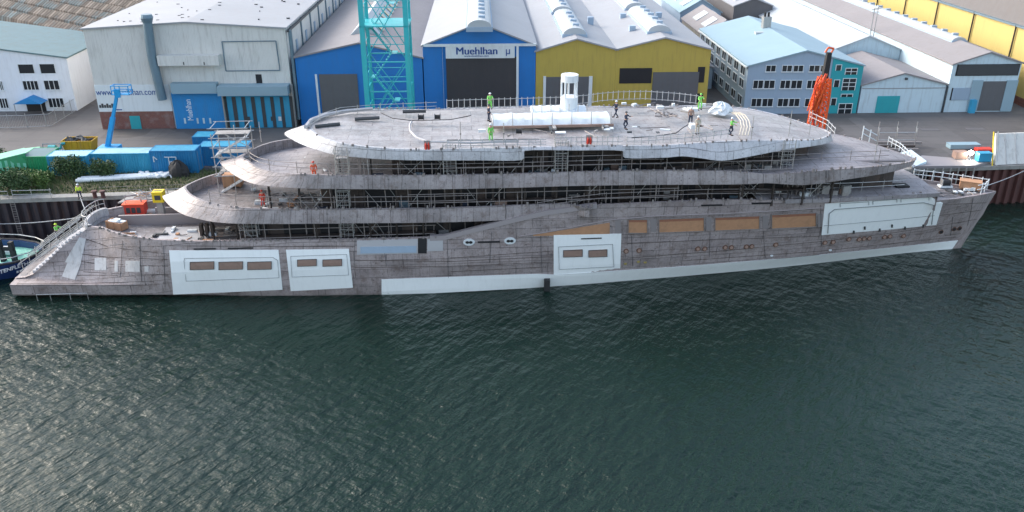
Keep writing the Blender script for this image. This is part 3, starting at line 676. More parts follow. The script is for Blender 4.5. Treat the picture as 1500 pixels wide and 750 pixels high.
# overhanging side deck forward
mb = MB(); A = []; B_ = []; 
for i in range(15):
    u = 1150 + (1377 - 1150) * i / 14; f = i / 14
    vt = 292.5 - 9.8 * f ** 1.3; h = lerp(HT, 28.5 + 16 * f, 3) + .35; p = sn(u, vt, -h); A.append(p); B_.append((p[0], -h, p[2] - .42))
top = [SW(*p) for p in A]; bot = [SW(*p) for p in B_]; ti = [SW(p[0], p[1] + 1.6, p[2] + .12) for p in A]; bi = [SW(p[0], p[1] + 1.6, p[2] - .4) for p in A]
mb.grid([bi, bot, top, ti], [[(p[0], k) for p in A] for k in (0, 1.5, 2, 3.6)]); mb.add([top[-1], ti[-1], bi[-1], bot[-1]], [(0, 1, 2, 3)]); mk('side_deck', mb, M['deck_fore'], ship)
# forward deck plate over the hull, up to the straight break above the foredeck
mb = MB(); S = [24 + i * 1.28 for i in range(17)]; 
mb.grid([[SW(s, f * (lerp(HT, s, 3) + .1), lerp(HT, min(s, 44.2), 4) + .02 + .25 * (1 - f * f)) for s in S] for f in (-1, -.6, 0, .6, 1)], [[(s, f * 5) for s in S] for f in (-1, -.6, 0, .6, 1)])
f_ = S[-1]; h_ = lerp(HT, 44.2, 3) + .1; mb.add([SW(f_, -h_, 8.2), SW(f_, h_, 8.2), SW(f_, h_, 6.2), SW(f_, -h_, 6.2)], [(0, 1, 2, 3)])
mk('fore_house_top', mb, M['deck_fore'], ship)
q = sz(1320, 272, 8.6); mb = MB().box(q[0] - .7, q[0] + .7, q[1] - .5, q[1] + .5, 8.2, 8.72, lambda a, b, c: SW(a, b, c)); mk('hatch', mb, M['dark'], ship)
# inner ridge on tier C forward
mb = MB(); P = [SW(*sn(u, v, -4.9 + .003 * max(0, u - 1150))) for u, v in ((1020, 249), (1080, 247), (1128, 243), (1180, 240), (1230, 237.5), (1280, 236), (1325, 235))]
mb.path(P, .16, 6); mk('coaming', mb, M['skin'], ship)
# stern stairs between transom and aft deck
K = 15
for i in range(K):
    f = i / K; s = -48.7 + 5.3 * f; zz = lerp(HT, s, 4) + .05; h = lerp(HT, s, 3) - .3
    for sg in (-1, 1): mk('step', MB().box(s, s + .42, sg * h if sg < 0 else h - 1.6, -h + 1.6 if sg < 0 else h, zz - .2, zz + .26, SW), M['skin_top'], ship)
mb = MB()
for a in (-3.2, -1.4, .4, 2.2):
    mb.path([SW(-50, a * 1.1, 2.2), SW(-47, a, 4.2), SW(-43.6, a * .7, 6.4)], .05); mb.path([SW(-50, a * 1.1, 3), SW(-47, a, 5.), SW(-43.6, a * .7, 7.2)], .05)
    for s, zz in ((-50, 2), (-48.4, 3.2), (-46.8, 4.1), (-45.2, 5.2), (-43.6, 6.3)): mb.tube(SW(s, a * .9, zz), SW(s, a * .9, zz + 1.2), .045)
stair_rail = mk('scaffold_rail', mb, M['galv'], None, 'light tube handrails of the temporary stair down the stern', 'handrail', loc=SW(-47, 0, 3))
t_ = T('material_heap', 'loose tubes and planks lying down the temporary stern stair', 'building material', SW(-47, 0, 3.6))
for _ in range(34):
    a = random.uniform(-49.6, -44); b = random.uniform(-3.6, 3.6) * (1 - (a + 50) * .06); l = random.uniform(.5, 1.8); zz = 1.95 + (a + 49.8) / 6.3 * 3.6 + .3; tlt = random.choice([0, .57, .57])
    mk('tube', MB().tube(SW(a, b, zz), SW(a + l * .8 * (1 if tlt else .1), b + (0 if tlt else l), zz + l * .5 * (1 if tlt else .05)), random.uniform(.03, .08), 5), M[random.choice(['galv', 'board', 'white2', 'rustytube'])], t_)
# white round bulwark end at the stern top
mb = MB(); Lq = [SW(-42.95 + .55 * math.cos(t) - .2, -2.3 * math.sin(t), 0) for t in [R(-90 + 15 * i) for i in range(13)]]
P = []
for i in range(13):
    t = R(-180 + 15 * i) + math.pi / 2
A = [(-42.9 - 1.0 * math.cos(R(a)), 2.45 * math.sin(R(a))) for a in range(-90, 91, 15)]
mb.grid([[SW(s, nn, 4.9) for s, nn in A], [SW(s, nn, 6.55) for s, nn in A], [SW(s + .35, nn * .9, 6.55) for s, nn in A], [SW(s + .35, nn * .9, 5.2) for s, nn in A]], [[(i * .6, k) for i in range(13)] for k in (0, 1.6, 2, 3)])
mk('stern_bulwark', mb, M['skin_top'], ship, smooth=True)
mb = MB()
for k in range(10):
    pass
A = [(-42.9 - .95 * math.cos(R(a)), 2.45 * math.sin(R(a)), 7.5) for a in range(-90, 91, 15)]; P = [SW(*q) for q in A]; mb.path(P, .045); mb.path([p - Vector((0, 0, .5)) for p in P], .035)
for p in P[::2]: mb.tube(p, p - Vector((0, 0, 1)), .04)
mk('guard_rail', mb, M['galv'], None, 'curved tube rail round the white stern bulwark end', 'railing', loc=SW(-43.8, 0, 6.5))
# sunken aft well: inner coaming lines across the aft deck
mb = MB(); mb.box(-41, -29, .6, .85, 5.2, 6.3, SW); mb.box(-38, -29, 2.9, 3.1, 5.2, 6.2, SW); mk('well_coaming', mb, M['hull'], ship)
mb = MB(); mb.box(-36, -31, -4.8, -.4, 5.22, 5.3, SW); mk('deck_plate', mb, M['skin_top'], ship)
for k in range(3): mk('vent_post', MB().box(-31.8 + k * .55, -31.5 + k * .55, -3.2, -2.6, 5.2, 6.6, SW), M['house'], ship)
# landing platform under the stern
mb = MB(); a = sz(52, 438, .4); mb.box(a[0], a[0] + 4.9, -5.9, -4.6, -.2, -.05, SW)
for s in (a[0], a[0] + 1.3, a[0] + 3.2, a[0] + 4.9): mb.tube(SW(s, -5.9, -.1), SW(s, -5.9, .75), .04)
mb.tube(SW(a[0], -5.9, .7), SW(a[0] + 4.9, -5.9, .7), .04); mk('work_float', mb, M['galv'], None, 'small railed work float under the stern corner of the yacht', 'work float', loc=SW(a[0], -5.9, 0))
# fender block in front of the white strip
p = hp(801, 408, .1); mb = MB().box(p.x - .3, p.x + .3, p.y - .55, p.y, -.5, p.z + .1); mk('fender', mb, M['black'], None, 'black fender block hanging at the waterline below the middle shell door', 'fender', loc=(p.x, p.y, 0))
# ------------------------------------------------------------------ top deck equipment
SR = lambda a, b, c: SW(a, b, c)
def onD(u, v, z=15.7): return sz(u, v, z)
ZD = 15.72
mb = MB()
P = [onD(u, v) for u, v in ((604, 178), (600, 185), (601, 194), (610, 203), (625, 209), (690, 211), (760, 208))]
mb.path([SW(p[0], p[1], ZD + .1) for p in P], .1, 5); mk('deck_coaming', mb, M['skin_top'], ship)
mb = MB(); P = [onD(u, v) for u, v in ((448, 190), (456, 180), (480, 171), (510, 166), (546, 163))]
mb.path([SW(p[0], p[1], ZD + .25) for p in P], .22, 6); mk('rolled_edge', mb, M['skin_top'], ship)
for u0, v0, u1, v1 in ((462, 188, 498, 184), (520, 177, 556, 175), (590, 166, 624, 165)):
    a = onD(u0, v0); b = onD(u1, v1); mk('pipe', MB().path([SW(a[0], a[1], ZD + .15), SW(b[0], b[1], ZD + .15)], .2, 6), M['line'], ship)
# tents
def tent(u0, u1, vn, vf, h, label, mat=M['plastic'], seg=6):
    a = onD(u0, vn); b = onD(u1, vn); c = onD(u0, vf); n0, n1 = a[1], c[1]; s0, s1 = a[0], b[0]
    t = T('tent', label, 'tent', SW(s0, n0, ZD)); cov = MB(); rows = []
    for j in range(9):
        f = j / 8; nn = n0 + (n1 - n0) * f; zz = ZD + .3 + h * math.sin(math.pi * min(1, .12 + f * .76)) 
        if j in (0, 8): zz = ZD + .15
        rows.append([SW(s0 + (s1 - s0) * i / 24, nn, zz + .04 * math.sin(i * 2.1 + j) + (.05 if i % 4 == 0 else 0)) for i in range(25)])
    cov.grid(rows)
    for i in (0, 24): cov.add([r_[i] for r_ in rows], [tuple(range(9))])
    mk('cover', cov, mat, t, smooth=True)
    fr = MB()
    fr.box(s0 - .3, s1 + .3, n0 - .25, n0 - .1, ZD, ZD + .25, SW); mk('base_frame', fr, M['plybrown'], t)
    for i in range(seg + 1):
        s = s0 + (s1 - s0) * i / seg; mk('post', MB().tube(SW(s, n0 - .15, ZD), SW(s, n0 - .15, ZD + h + .9), .04), M['galv'], t)
    return t
tent(722, 896, 188, 175, .6, 'long white plastic covered tent along the middle of the top deck')
tent(780, 860, 174, 164, .6, 'short white plastic tent behind the long one beside the mast')
# exhaust mast
q = onD(833, 168); base = SW(q[0], q[1], ZD); mast = T('mast', 'white round open mast tower standing on the top deck', 'mast', base)
z0 = 15.7; _, ztop = 0, sn(833, 107, q[1])[2]; zr = [sn(833, v, q[1])[2] for v in (158, 141, 119, 109)]
rr = 12.5 / F * (base.y * CP + 24 * SP)
mk('drum', MB().lathe(base + Vector((0, 0, -base.z)), [(rr, zr[0] - .6), (rr, zr[1]), (rr * .8, zr[1])], 20), M['white2'], mast, smooth=True)
mk('ring', MB().lathe(base + Vector((0, 0, -base.z)), [(rr * .82, zr[2]), (rr, zr[2]), (rr, zr[3]), (rr * .82, zr[3])], 20), M['white2'], mast, smooth=True)
for k in range(5):
    a = R(72 * k + 20); e = Vector((math.cos(a), math.sin(a), 0)) * rr * .93; c = Vector((base.x, base.y, 0))
    mk('leg', MB().tube(c + e + Vector((0, 0, zr[1])), c + e + Vector((0, 0, zr[2])), .1, 6), M['white2'], mast)
for k in range(4):
    a = R(90 * k + 30); e = Vector((math.cos(a), math.sin(a), 0)) * rr * .9; c = Vector((base.x, base.y, 0))
    mk('leg', MB().tube(c + e + Vector((0, 0, ZD)), c + e + Vector((0, 0, zr[0] - .4)), .07, 5), M['galv'], mast)
# temporary guard rails (path given as ship points)
def rail(pts, h, label, step=2.4, mat=M['galv'], r=.035, rails=(1., .55), group=None, slats=False, post_h=None, name='guard_rail'):
    P = [SW(*p) if not isinstance(p, Vector) else p for p in pts]
    t = T(name, label, 'railing', P[0], group); m = MB()
    for k in rails: m.path([p + Vector((0, 0, h * k)) for p in P], r, 5)
    mk('rail', m, mat, t)
    L = 0; nextp = 0; first = None
    for a, b in zip(P, P[1:]):
        d = (b - a).length
        while nextp <= L + d and d > 0:
            q = a + (b - a) * ((nextp - L) / d)
            if first is None:
                first = mk('post', MB().tube((0, 0, 0), (0, 0, post_h or h * 1.15), r * 1.1, 5), mat, t, local=True); o = first
            else: o = dup(first, t)
            o.location = q - P[0]; nextp += step
        L += d
    return t
def edge(L, k, s0, s1, dz=0, inset=.35, every=2):
    return [(q[k][0], min(0, q[k][1] + inset), q[k][2] + dz) for q in L if s0 <= q[k][0] <= s1][::every]
rail(edge(LB, 1, -30, -1, 0), 1.1, 'thin scaffold guard rail along the aft edge of the second deck band', 3.2, M['rustytube'])
rail([(s, -lerp(HT, s, 3) + .4, lerp(HT, s, 4)) for s in [2 + 2.1 * i for i in range(13)]], 1., 'thin scaffold guard rail above the boarded hull windows', 3.4, M['rustytube'])
rail([(s, -lerp(HT, s, 3) + 1.0, lerp(HT, s, 4) + .2) for s in [28 + 1.6 * i for i in range(9)]], 1.1, 'thin scaffold guard rail above the forward white hull panel', 2.6, M['galv'])
rail(edge(LC, 1, -26, 16), 1.0, 'thin scaffold guard rail along the third deck band', 3.2, M['rustytube'])
rail([SW(*sn(u, v, -4.7)) for u, v in ((1030, 250), (1100, 246), (1180, 241), (1240, 238), (1300, 236))], 1.1, 'thin scaffold guard rail on the sloping deck forward of the top tier', 3., M['rustytube'])
rail([SW(*sn(u, v, -7.1)) for u, v in ((655, 217.5), (700, 217), (764, 216), (800, 215.5))], .75, 'double white guard rail on the near edge of the top deck, left stretch', 1.1, M['rail'], .035, (1., .7, .35))
rail([SW(*sn(u, v, -7.1)) for u, v in ((813, 215), (860, 214), (912, 213.5))], .9, 'white barred guard rail on the near edge of the top deck, beside the mast', .5, M['rail'], .035, (1., .5, .05))
rail([SW(*sn(u, v, -6.8)) for u, v in ((918, 213), (960, 211), (1000, 208), (1040, 205), (1069, 201))], .8, 'white guard rail on the near edge of the top deck, right stretch', .7, M['rail'], .035, (1., .5))
fe = []
for u, v in ((655, 160), (700, 158.5), (760, 157), (820, 155), (860, 152), (880, 149), (905, 147), (945, 146), (990, 149), (1022, 153)): fe.append(SW(*sz(u, v, ZD - .1)))
rail(fe, .95, 'white barred guard rail round the far edge of the top deck', .62, M['rail'], .033, (1., .12))
fe = [SW(*sz(u, v, ZD - .1)) for u, v in ((455, 190), (470, 180), (500, 170), (545, 166), (640, 162))]
rail(fe, .9, 'thin grey guard rail round the stern of the top deck', 2.4, M['galv'], .03)
rail([SW(*sz(u, v, 14.6)) for u, v in ((1185, 178), (1210, 190), (1222, 203))], 1., 'white tube guard rail round the front tip of the top tier', 1.2, M['rail'], .035)
rail([(45.5, 3.3, 7.2), (48, 2.5, 7.1), (50.5, 1.4, 7.), (52.6, .4, 6.9), (51.2, -1.0, 6.9), (50.2, -1.5, 7.)], 1.1, 'white tube guard rail round the bow tip', 1.0, M['white2'], .05)
rail([(s, lerp(HT, s, 3) - .1, lerp(HT, s, 4)) for s in (-41, -38, -34, -30)], 1.0, 'thin tube rail along the far bulwark of the aft deck', 2.2, M['galv'], .04)
# scaffold inside the deck gaps
def scaf_grid(s0, s1, nn, z0, z1, label, step=2.2, lv=(0.1, 1., 1.9), mat=M['rustytube']):
    t = T('scaffold', label, 'scaffolding', SW(s0, nn, z0)); m = MB()
    for k in lv:
        if z0 + k < z1: m.tube(SW(s0, nn, z0 + k), SW(s1, nn, z0 + k), .04)
    mk('ledger', m, mat, t); s = s0; first = None
    while s <= s1:
        if first is None: first = mk('standard', MB().tube((0, 0, 0), (0, 0, z1 - z0), .04, 5), mat, t, local=True); o = first
        else: o = dup(first, t)
        o.location = SW(s, nn, z0) - t.location; s += step
    b = MB(); b.box(s0, s1, nn + .05, nn + .7, z0 + 1.0, z0 + 1.05, SW); mk('walkway', b, M['house'], t); return t
scaf_grid(-7, 11.5, -6.9, 12.3, 15.2, 'tube scaffold in the gap below the top tier amidships', 1.9)
scaf_grid(-10.5, 16, -6.7, 8.7, 11.8, 'tube scaffold in the gap under the third deck band amidships', 2.2, mat=M['rustytube'])
scaf_grid(17, 29, -6.5, 9.0, 11.2, 'tube scaffold under the third deck band forward of the middle', 1.7, mat=M['house'])
scaf_grid(-27, -8, -6.3, 5.3, 7.9, 'tube scaffold in the low gap under the second deck band aft', 2.4)
scaf_grid(12, 27, -6.6, 12.2, 14.2, 'thin tube scaffold under the right part of the top tier', 2.6)
def gap_clutter(s0, s1, nn, zf, zc, label, cnt):
    t = T('scaffold', label, 'scaffolding', SW(s0, nn, zf)); L0 = t.location.copy()
    pole = None
    for i in range(cnt):
        s = random.uniform(s0, s1); o = nn + random.uniform(-.1, 2.2)
        if pole is None: pole = mk('prop', MB().tube((0, 0, 0), (0, 0, 1), .045, 5), M['rustytube'], t, local=True); q = pole
        else: q = dup(pole, t)
        q.location = SW(s, o, zf) - L0; q.scale = (1, 1, (zc - zf) * random.choice([1, 1, .45, .6])); q.rotation_euler = (random.uniform(-.05, .05), random.uniform(-.06, .06), 0)
    for i in range(cnt // 4):
        s = random.uniform(s0, s1 - 2); mk('brace', MB().tube(SW(s, nn + .3, zf), SW(s + random.uniform(1, 2.4) * random.choice([-1, 1]), nn + .3, zc - .2), .035, 4), M['galv'], t)
    for i in range(cnt // 3):
        s = random.uniform(s0, s1); l = random.uniform(.3, 1.3); h = random.uniform(.2, 1.1); o = nn + random.uniform(.2, 1.5); mt = random.choice(['board', 'cloth_dark', 'plybrown', 'galv', 'white2', 'pipe', 'red' if i % 9 == 0 else 'board'])
        mk('sheet', MB().box(s, s + l, o, o + random.uniform(.05, .5), zf, zf + h, SW), M[mt], t)
gap_clutter(-26, -1, -6.4, 5.25, 7.8, 'tangle of props and sheets in the low gap under the second deck band', 34)
gap_clutter(-24, 4, -6.7, 8.5, 11.3, 'tangle of props and sheets on the second deck, aft half', 40)
gap_clutter(4, 34, -6.2, 8.9, 11.0, 'tangle of props and sheets on the second deck, forward half', 40)
gap_clutter(-19, 4, -6.8, 11.8, 14.1, 'tangle of props and sheets under the top tier, aft half', 34)
gap_clutter(4, 28, -6.3, 11.9, 13.6, 'tangle of props and sheets under the top tier, forward half', 30)
# scaffold ladder towers
def ladder_tower(label, s, nn, z0, h, wd=1.2):
    t = T('scaffold_tower', label, 'scaffold tower', SW(s, nn, z0), 'ladder towers between the decks', TH)
    for x in (0, wd):
        for y in (0, .9): mk('pole', MB().tube((x, y, 0), (x, y, h), .045), M['galv'], t, local=True)
    m = MB(); k = .5
    while k < h: m.tube((0, 0, k), (wd, 0, k), .03, 4); m.tube((0, .9, k), (wd, .9, k), .03, 4); m.tube((0, 0, k), (0, .9, k), .03, 4); m.tube((wd, 0, k), (wd, .9, k), .03, 4); k += .5
    mk('rungs', m, M['galv'], t, local=True)
    k = 1.9
    while k < h: mk('platform', MB().box(.05, wd - .05, .05, .85, k, k + .06), M['board'], t, local=True); k += 2.
    mk('ladder', MB().tube((.3, .3, 0), (.3, .3, h), .03, 4).tube((.7, .3, 0), (.7, .3, h), .03, 4), M['galv'], t, local=True)
    return t
for lab, u, v, nn, h in (('scaffold ladder tower on the third deck left of the fire extinguishers', 493, 262, -7.0, 3.0), ('scaffold ladder tower on the second deck in the aft part', 494, 308, -7.0, 3.6), ('scaffold ladder tower under the aft end of the second deck band', 360, 352, -6.2, 2.9), ('scaffold ladder tower in the low gap below the second deck band', 500, 350, -6.7, 2.9),
                         ('scaffold ladder tower under the top tier near the fire extinguishers', 650, 258, -7.1, 3.1), ('scaffold ladder tower under the mast on the third deck', 813, 254, -7.2, 3.2), ('scaffold ladder tower under the top tier near the white wrapped bundle', 1143, 248, -6.6, 3.)):
    s_, n_, z_ = sn(u, v, nn); ladder_tower(lab, s_, nn, z_, h)
# stern scaffold stair tower
def stair_tower():
    p = sz(322, 285, 8.5); t = T('scaffold_tower', 'tall leaning mesh of scaffold stairs at the aft end of the second deck', 'scaffold tower', SW(p[0], p[1], 8.5), None, TH)
    Wd, Dp, Hh = 3.4, 2.6, 6.6
    for x in (0, 1.7, Wd):
        for y in (0, Dp): mk('pole', MB().tube((x, y, 0), (x, y, Hh + random.uniform(-.5, .8)), .055), M['galv'], t, local=True)
    for k in range(1, 4):
        zz = k * 2.0; m = MB()
        for y in (0, Dp): m.tube((-.3, y, zz), (Wd + .3, y, zz), .05); m.tube((-.3, y, zz + 1), (Wd + .3, y, zz + 1), .045)
        for x in (0, Wd): m.tube((x, 0, zz), (x, Dp, zz), .05); m.tube((x, 0, zz + 1), (x, Dp, zz + 1), .045)
        mk('ledger', m, M['galv'], t, local=True)
        s = MB(); x0, x1 = (0, Wd) if k % 2 else (Wd, 0)
        for y in (.4, 1.1): s.tube((x0, y, zz - 2), (x1, y, zz), .06)
        for i in range(8): xx = x0 + (x1 - x0) * (i + .5) / 8; s.box(xx - .13, xx + .13, .4, 1.1, zz - 2 + 2 * (i + .5) / 8, zz - 1.96 + 2 * (i + .5) / 8)
        mk('stair_flight', s, M['galv'], t, local=True)
        mk('platform', MB().box(0, Wd, 1.3, Dp, zz, zz + .06), M['board'], t, local=True)
    for k in range(3): mk('brace', MB().tube((0, 0, k * 2), (Wd, 0, k * 2 + 2), .045), M['galv'], t, local=True); mk('brace', MB().tube((0, Dp, k * 2 + 2), (Wd, Dp, k * 2), .045), M['galv'], t, local=True)
stair_tower()
# ------------------------------------------------------------------ small things on board
def crate(p, l, w_, h, rz, mat, label, cat='crate', open_=False, name='crate', lid=None, fill=None):
    t = T(name, label, cat, p, None, rz)
    m = MB()
    if open_:
        k = .08
        m.box(-l / 2, l / 2, -w_ / 2, -w_ / 2 + k, 0, h); m.box(-l / 2, l / 2, w_ / 2 - k, w_ / 2, 0, h); m.box(-l / 2, -l / 2 + k, -w_ / 2 + k, w_ / 2 - k, 0, h); m.box(l / 2 - k, l / 2, -w_ / 2 + k, w_ / 2 - k, 0, h); m.box(-l / 2 + k, l / 2 - k, -w_ / 2 + k, w_ / 2 - k, 0, .08)
    else: m.box(-l / 2, l / 2, -w_ / 2, w_ / 2, 0.1, h)
    mk('body', m, mat, t, local=True)
    b = MB()
    for x in (-l / 2 + .15, 0, l / 2 - .15):
        b.box(x - .06, x + .06, -w_ / 2 - .05, -w_ / 2, 0, h + .02); b.box(x - .06, x + .06, w_ / 2, w_ / 2 + .05, 0, h + .02); b.box(x - .06, x + .06, -w_ / 2 - .05, w_ / 2 + .05, -.0, .07)
    mk('batten', b, mat, t, local=True)
    if lid: mk('lid', MB().box(-l / 2 - .06, l / 2 + .06, -w_ / 2 - .08, w_ / 2 + .08, h, h + .08), lid, t, local=True)
    if fill:
        f = MB()
        for _ in range(9): x, y = random.uniform(-l / 2 + .4, l / 2 - .4), random.uniform(-w_ / 4, w_ / 4); f.box(x - .35, x + .35, y - .2, y + .2, h * .4, h * .95 + random.uniform(0, .2))
        mk('contents', f, fill, t, local=True)
    return t
q = sz(172, 333, 5.4); crate(SW(q[0], q[1], 5.32), 2.1, .9, .8, TH - .45, M['ply'], 'open brown wooden crate on the aft deck near the stern', open_=True, fill=M['plastic'])
q = sz(1420, 276, 6.9); crate(SW(q[0], q[1], 6.87), 2.1, 1.1, .9, TH - .5, M['ply'], 'orange wooden crate with white sheet on the foredeck', lid=M['ply'])
q = sz(342, 268, 8.8); crate(SW(q[0], q[1], 8.5), 1.9, 1.2, 1.3, TH, M['ply'], 'brown wooden box under the overhang of the third deck tip')
q = sz(200, 314, 5.3); t = T('generator', 'red and orange generator unit on the aft deck', 'generator', SW(q[0], q[1], 5.3), None, TH)
mk('housing', MB().box(-1.1, 1.1, -.6, .6, .15, 1.3), M['red'], t, local=True); mk('roof', MB().box(-1.15, 1.15, -.65, .65, 1.3, 1.38), M['hivisr'], t, local=True); mk('exhaust', MB().tube((.7, .1, 1.3), (.7, .1, 1.8), .08), M['galv'], t, local=True)
for x in (-.55, .0, .55): mk('vent', MB().box(x - .2, x + .2, -.63, -.6, .4, 1.0), M['line'], t, local=True)
for y in (-.45, .45): mk('skid', MB().box(-1.1, 1.1, y - .06, y + .06, 0, .15), M['black'], t, local=True)
q = sn(234, 294, 2.); t = T('compressor', 'yellow compressor box at the aft tip of the second deck', 'compressor', SW(q[0], q[1], 7.2), None, TH); mk('housing', MB().box(-.55, .55, -.5, .5, .1, 1.25), M['yellow'], t, local=True); mk('panel', MB().box(-.3, .3, -.53, -.5, .4, .9), M['line'], t, local=True); mk('handle', MB().tube((-.4, 0, 1.3), (.4, 0, 1.3), .04), M['galv'], t, local=True)
mk('support', MB().box(-.3, .3, -.3, .3, -2., .1), M['galv'], t, local=True)
q = sz(213, 296, 6); t = T('drum', 'dark green barrel on the far side of the aft deck', 'barrel', SW(q[0], min(q[1], 5.2), 5.25)); mk('body', MB().lathe((0, 0, 0), [(.3, 0), (.3, .3), (.32, .31), (.3, .32), (.3, .9)], 14), M['teal'], t, local=True); mk('lid', MB().lathe((0, 0, .9), [(.28, 0), (.28, .03)], 14), M['line'], t, local=True)
def exting(u, v, label, zz=ZD):
    q = sz(u, v, zz); t = T('fire_extinguisher', label, 'fire extinguisher', SW(q[0], q[1], zz), None)
    for x in (-.17, .17): mk('cylinder', MB().lathe((x, 0, 0), [(.13, 0), (.13, .65), (.05, .78), (.05, .9)], 10), M['red'], t, local=True)
    mk('rack', MB().box(-.4, .4, .15, .2, 0, 1.1), M['galv'], t, local=True); t.scale = (.75, .75, .75)
exting(626, 219, 'pair of red fire extinguishers on the near edge of the top deck at left'); exting(863, 211, 'pair of red fire extinguishers on the top deck below the mast')
# wrapped bundle and hose
q = sz(1055, 168, ZD - .3); c = SW(q[0], q[1], ZD - .1); m = MB(); nA, nB = 18, 9; rows = []
for j in range(nB):
    f = j / (nB - 1) * math.pi / 2; rows.append([c + Vector((math.cos(2 * math.pi * i / nA) * 1.15 * math.cos(f) * (1 + .18 * math.sin(i * 5 + j)), math.sin(2 * math.pi * i / nA) * 1. * math.cos(f) * (1 + .15 * math.cos(i * 4 + j * 2)), 1.15 * math.sin(f) * (1 + .1 * math.sin(i * 3)))) for i in range(nA)]); rows[-1].append(rows[-1][0])
m.grid(rows); mk('wrapped_bundle', m, M['plastic'], None, 'lump of equipment wrapped in crumpled white plastic on the top deck', 'wrapped bundle', loc=c)
m = MB()
for k in range(4):
    P = [SW(*sz(u + k * 4.2 - 4, v + k * .8, ZD)) for u, v in ((1072, 166), (1082, 170), (1088, 178), (1090, 188), (1087, 200))]; P = [Vector((p.x, p.y, ZD + .15 + .05 * k)) for p in P]; m.path(P, .055, 6)
mk('hose_bundle', m, M['hosec'], None, 'cream hoses curving across the top deck beside the wrapped bundle', 'hoses', loc=P[0])
def cable(pts, label, r=.035, mat=M['black'], zz=ZD + .2):
    P = [SW(*sz(u, v, ZD)) for u, v in pts]; P = [Vector((p.x, p.y, zz)) for p in P]; mk('cable', MB().path(P, r, 5), mat, None, label, 'cable', loc=P[0])
cable(((558, 168), (575, 176), (600, 179), (622, 179), (660, 178), (690, 172)), 'black cable looping over the left half of the top deck', .045)
cable(((925, 205), (960, 202), (990, 198), (1000, 190), (1012, 183)), 'black cable curling over the right half of the top deck', .045)
cable(((655, 208), (700, 208), (750, 207), (790, 207)), 'black cable lying along the near guard rail of the top deck', .04)
for u, v, lab in ((617, 178, 'left one of two black cable drums on the top deck'), (641, 177.5, 'right one of two black cable drums on the top deck'), (760, 199, 'black cable drum near the long white tent')):
    q = sz(u, v, ZD); c = SW(q[0], q[1], ZD + .15); t = T('cable_drum', lab, 'cable drum', c); mk('spool', MB().tube((-.25, 0, .3), (.25, 0, .3), .22, 12), M['black'], t, local=True)
    for x in (-.28, .25): mk('flange', MB().tube((x, 0, .3), (x + .04, 0, .3), .34, 14), M['line'], t, local=True)
m = MB(); q = sz(973, 173, ZD)
for k in range(22): 
    a = random.uniform(0, 6.3); l = random.uniform(.3, 1.2); x, y = random.uniform(-1, 1), random.uniform(-.6, .6); c = SW(q[0] + x, q[1] + y, ZD + .15 + random.uniform(0, .3)); e = Vector((math.cos(a) * l, math.sin(a) * l, random.uniform(-.05, .3))); m.tube(c, c + e, random.uniform(.03, .09), 5)
mk('scrap_heap', m, M['rustytube'], None, 'small brown heap of scrap tubes on the right of the top deck', 'scrap heap', loc=SW(q[0], q[1], ZD))
# ventilation stub and hatch stuff on the foredeck
q = sz(1384, 274, 6.9); t = T('windlass', 'dark mooring windlass on the foredeck beside the orange crate', 'windlass', SW(q[0], q[1], 6.92)); mk('drum', MB().tube((-.4, 0, .5), (.4, 0, .5), .35, 12), M['black'], t, local=True); mk('base', MB().box(-.7, .7, -.4, .4, 0, .2), M['white2'], t, local=True); mk('frame', MB().box(-.5, -.42, -.3, .3, .2, .9).box(.42, .5, -.3, .3, .2, .9), M['galv'], t, local=True)
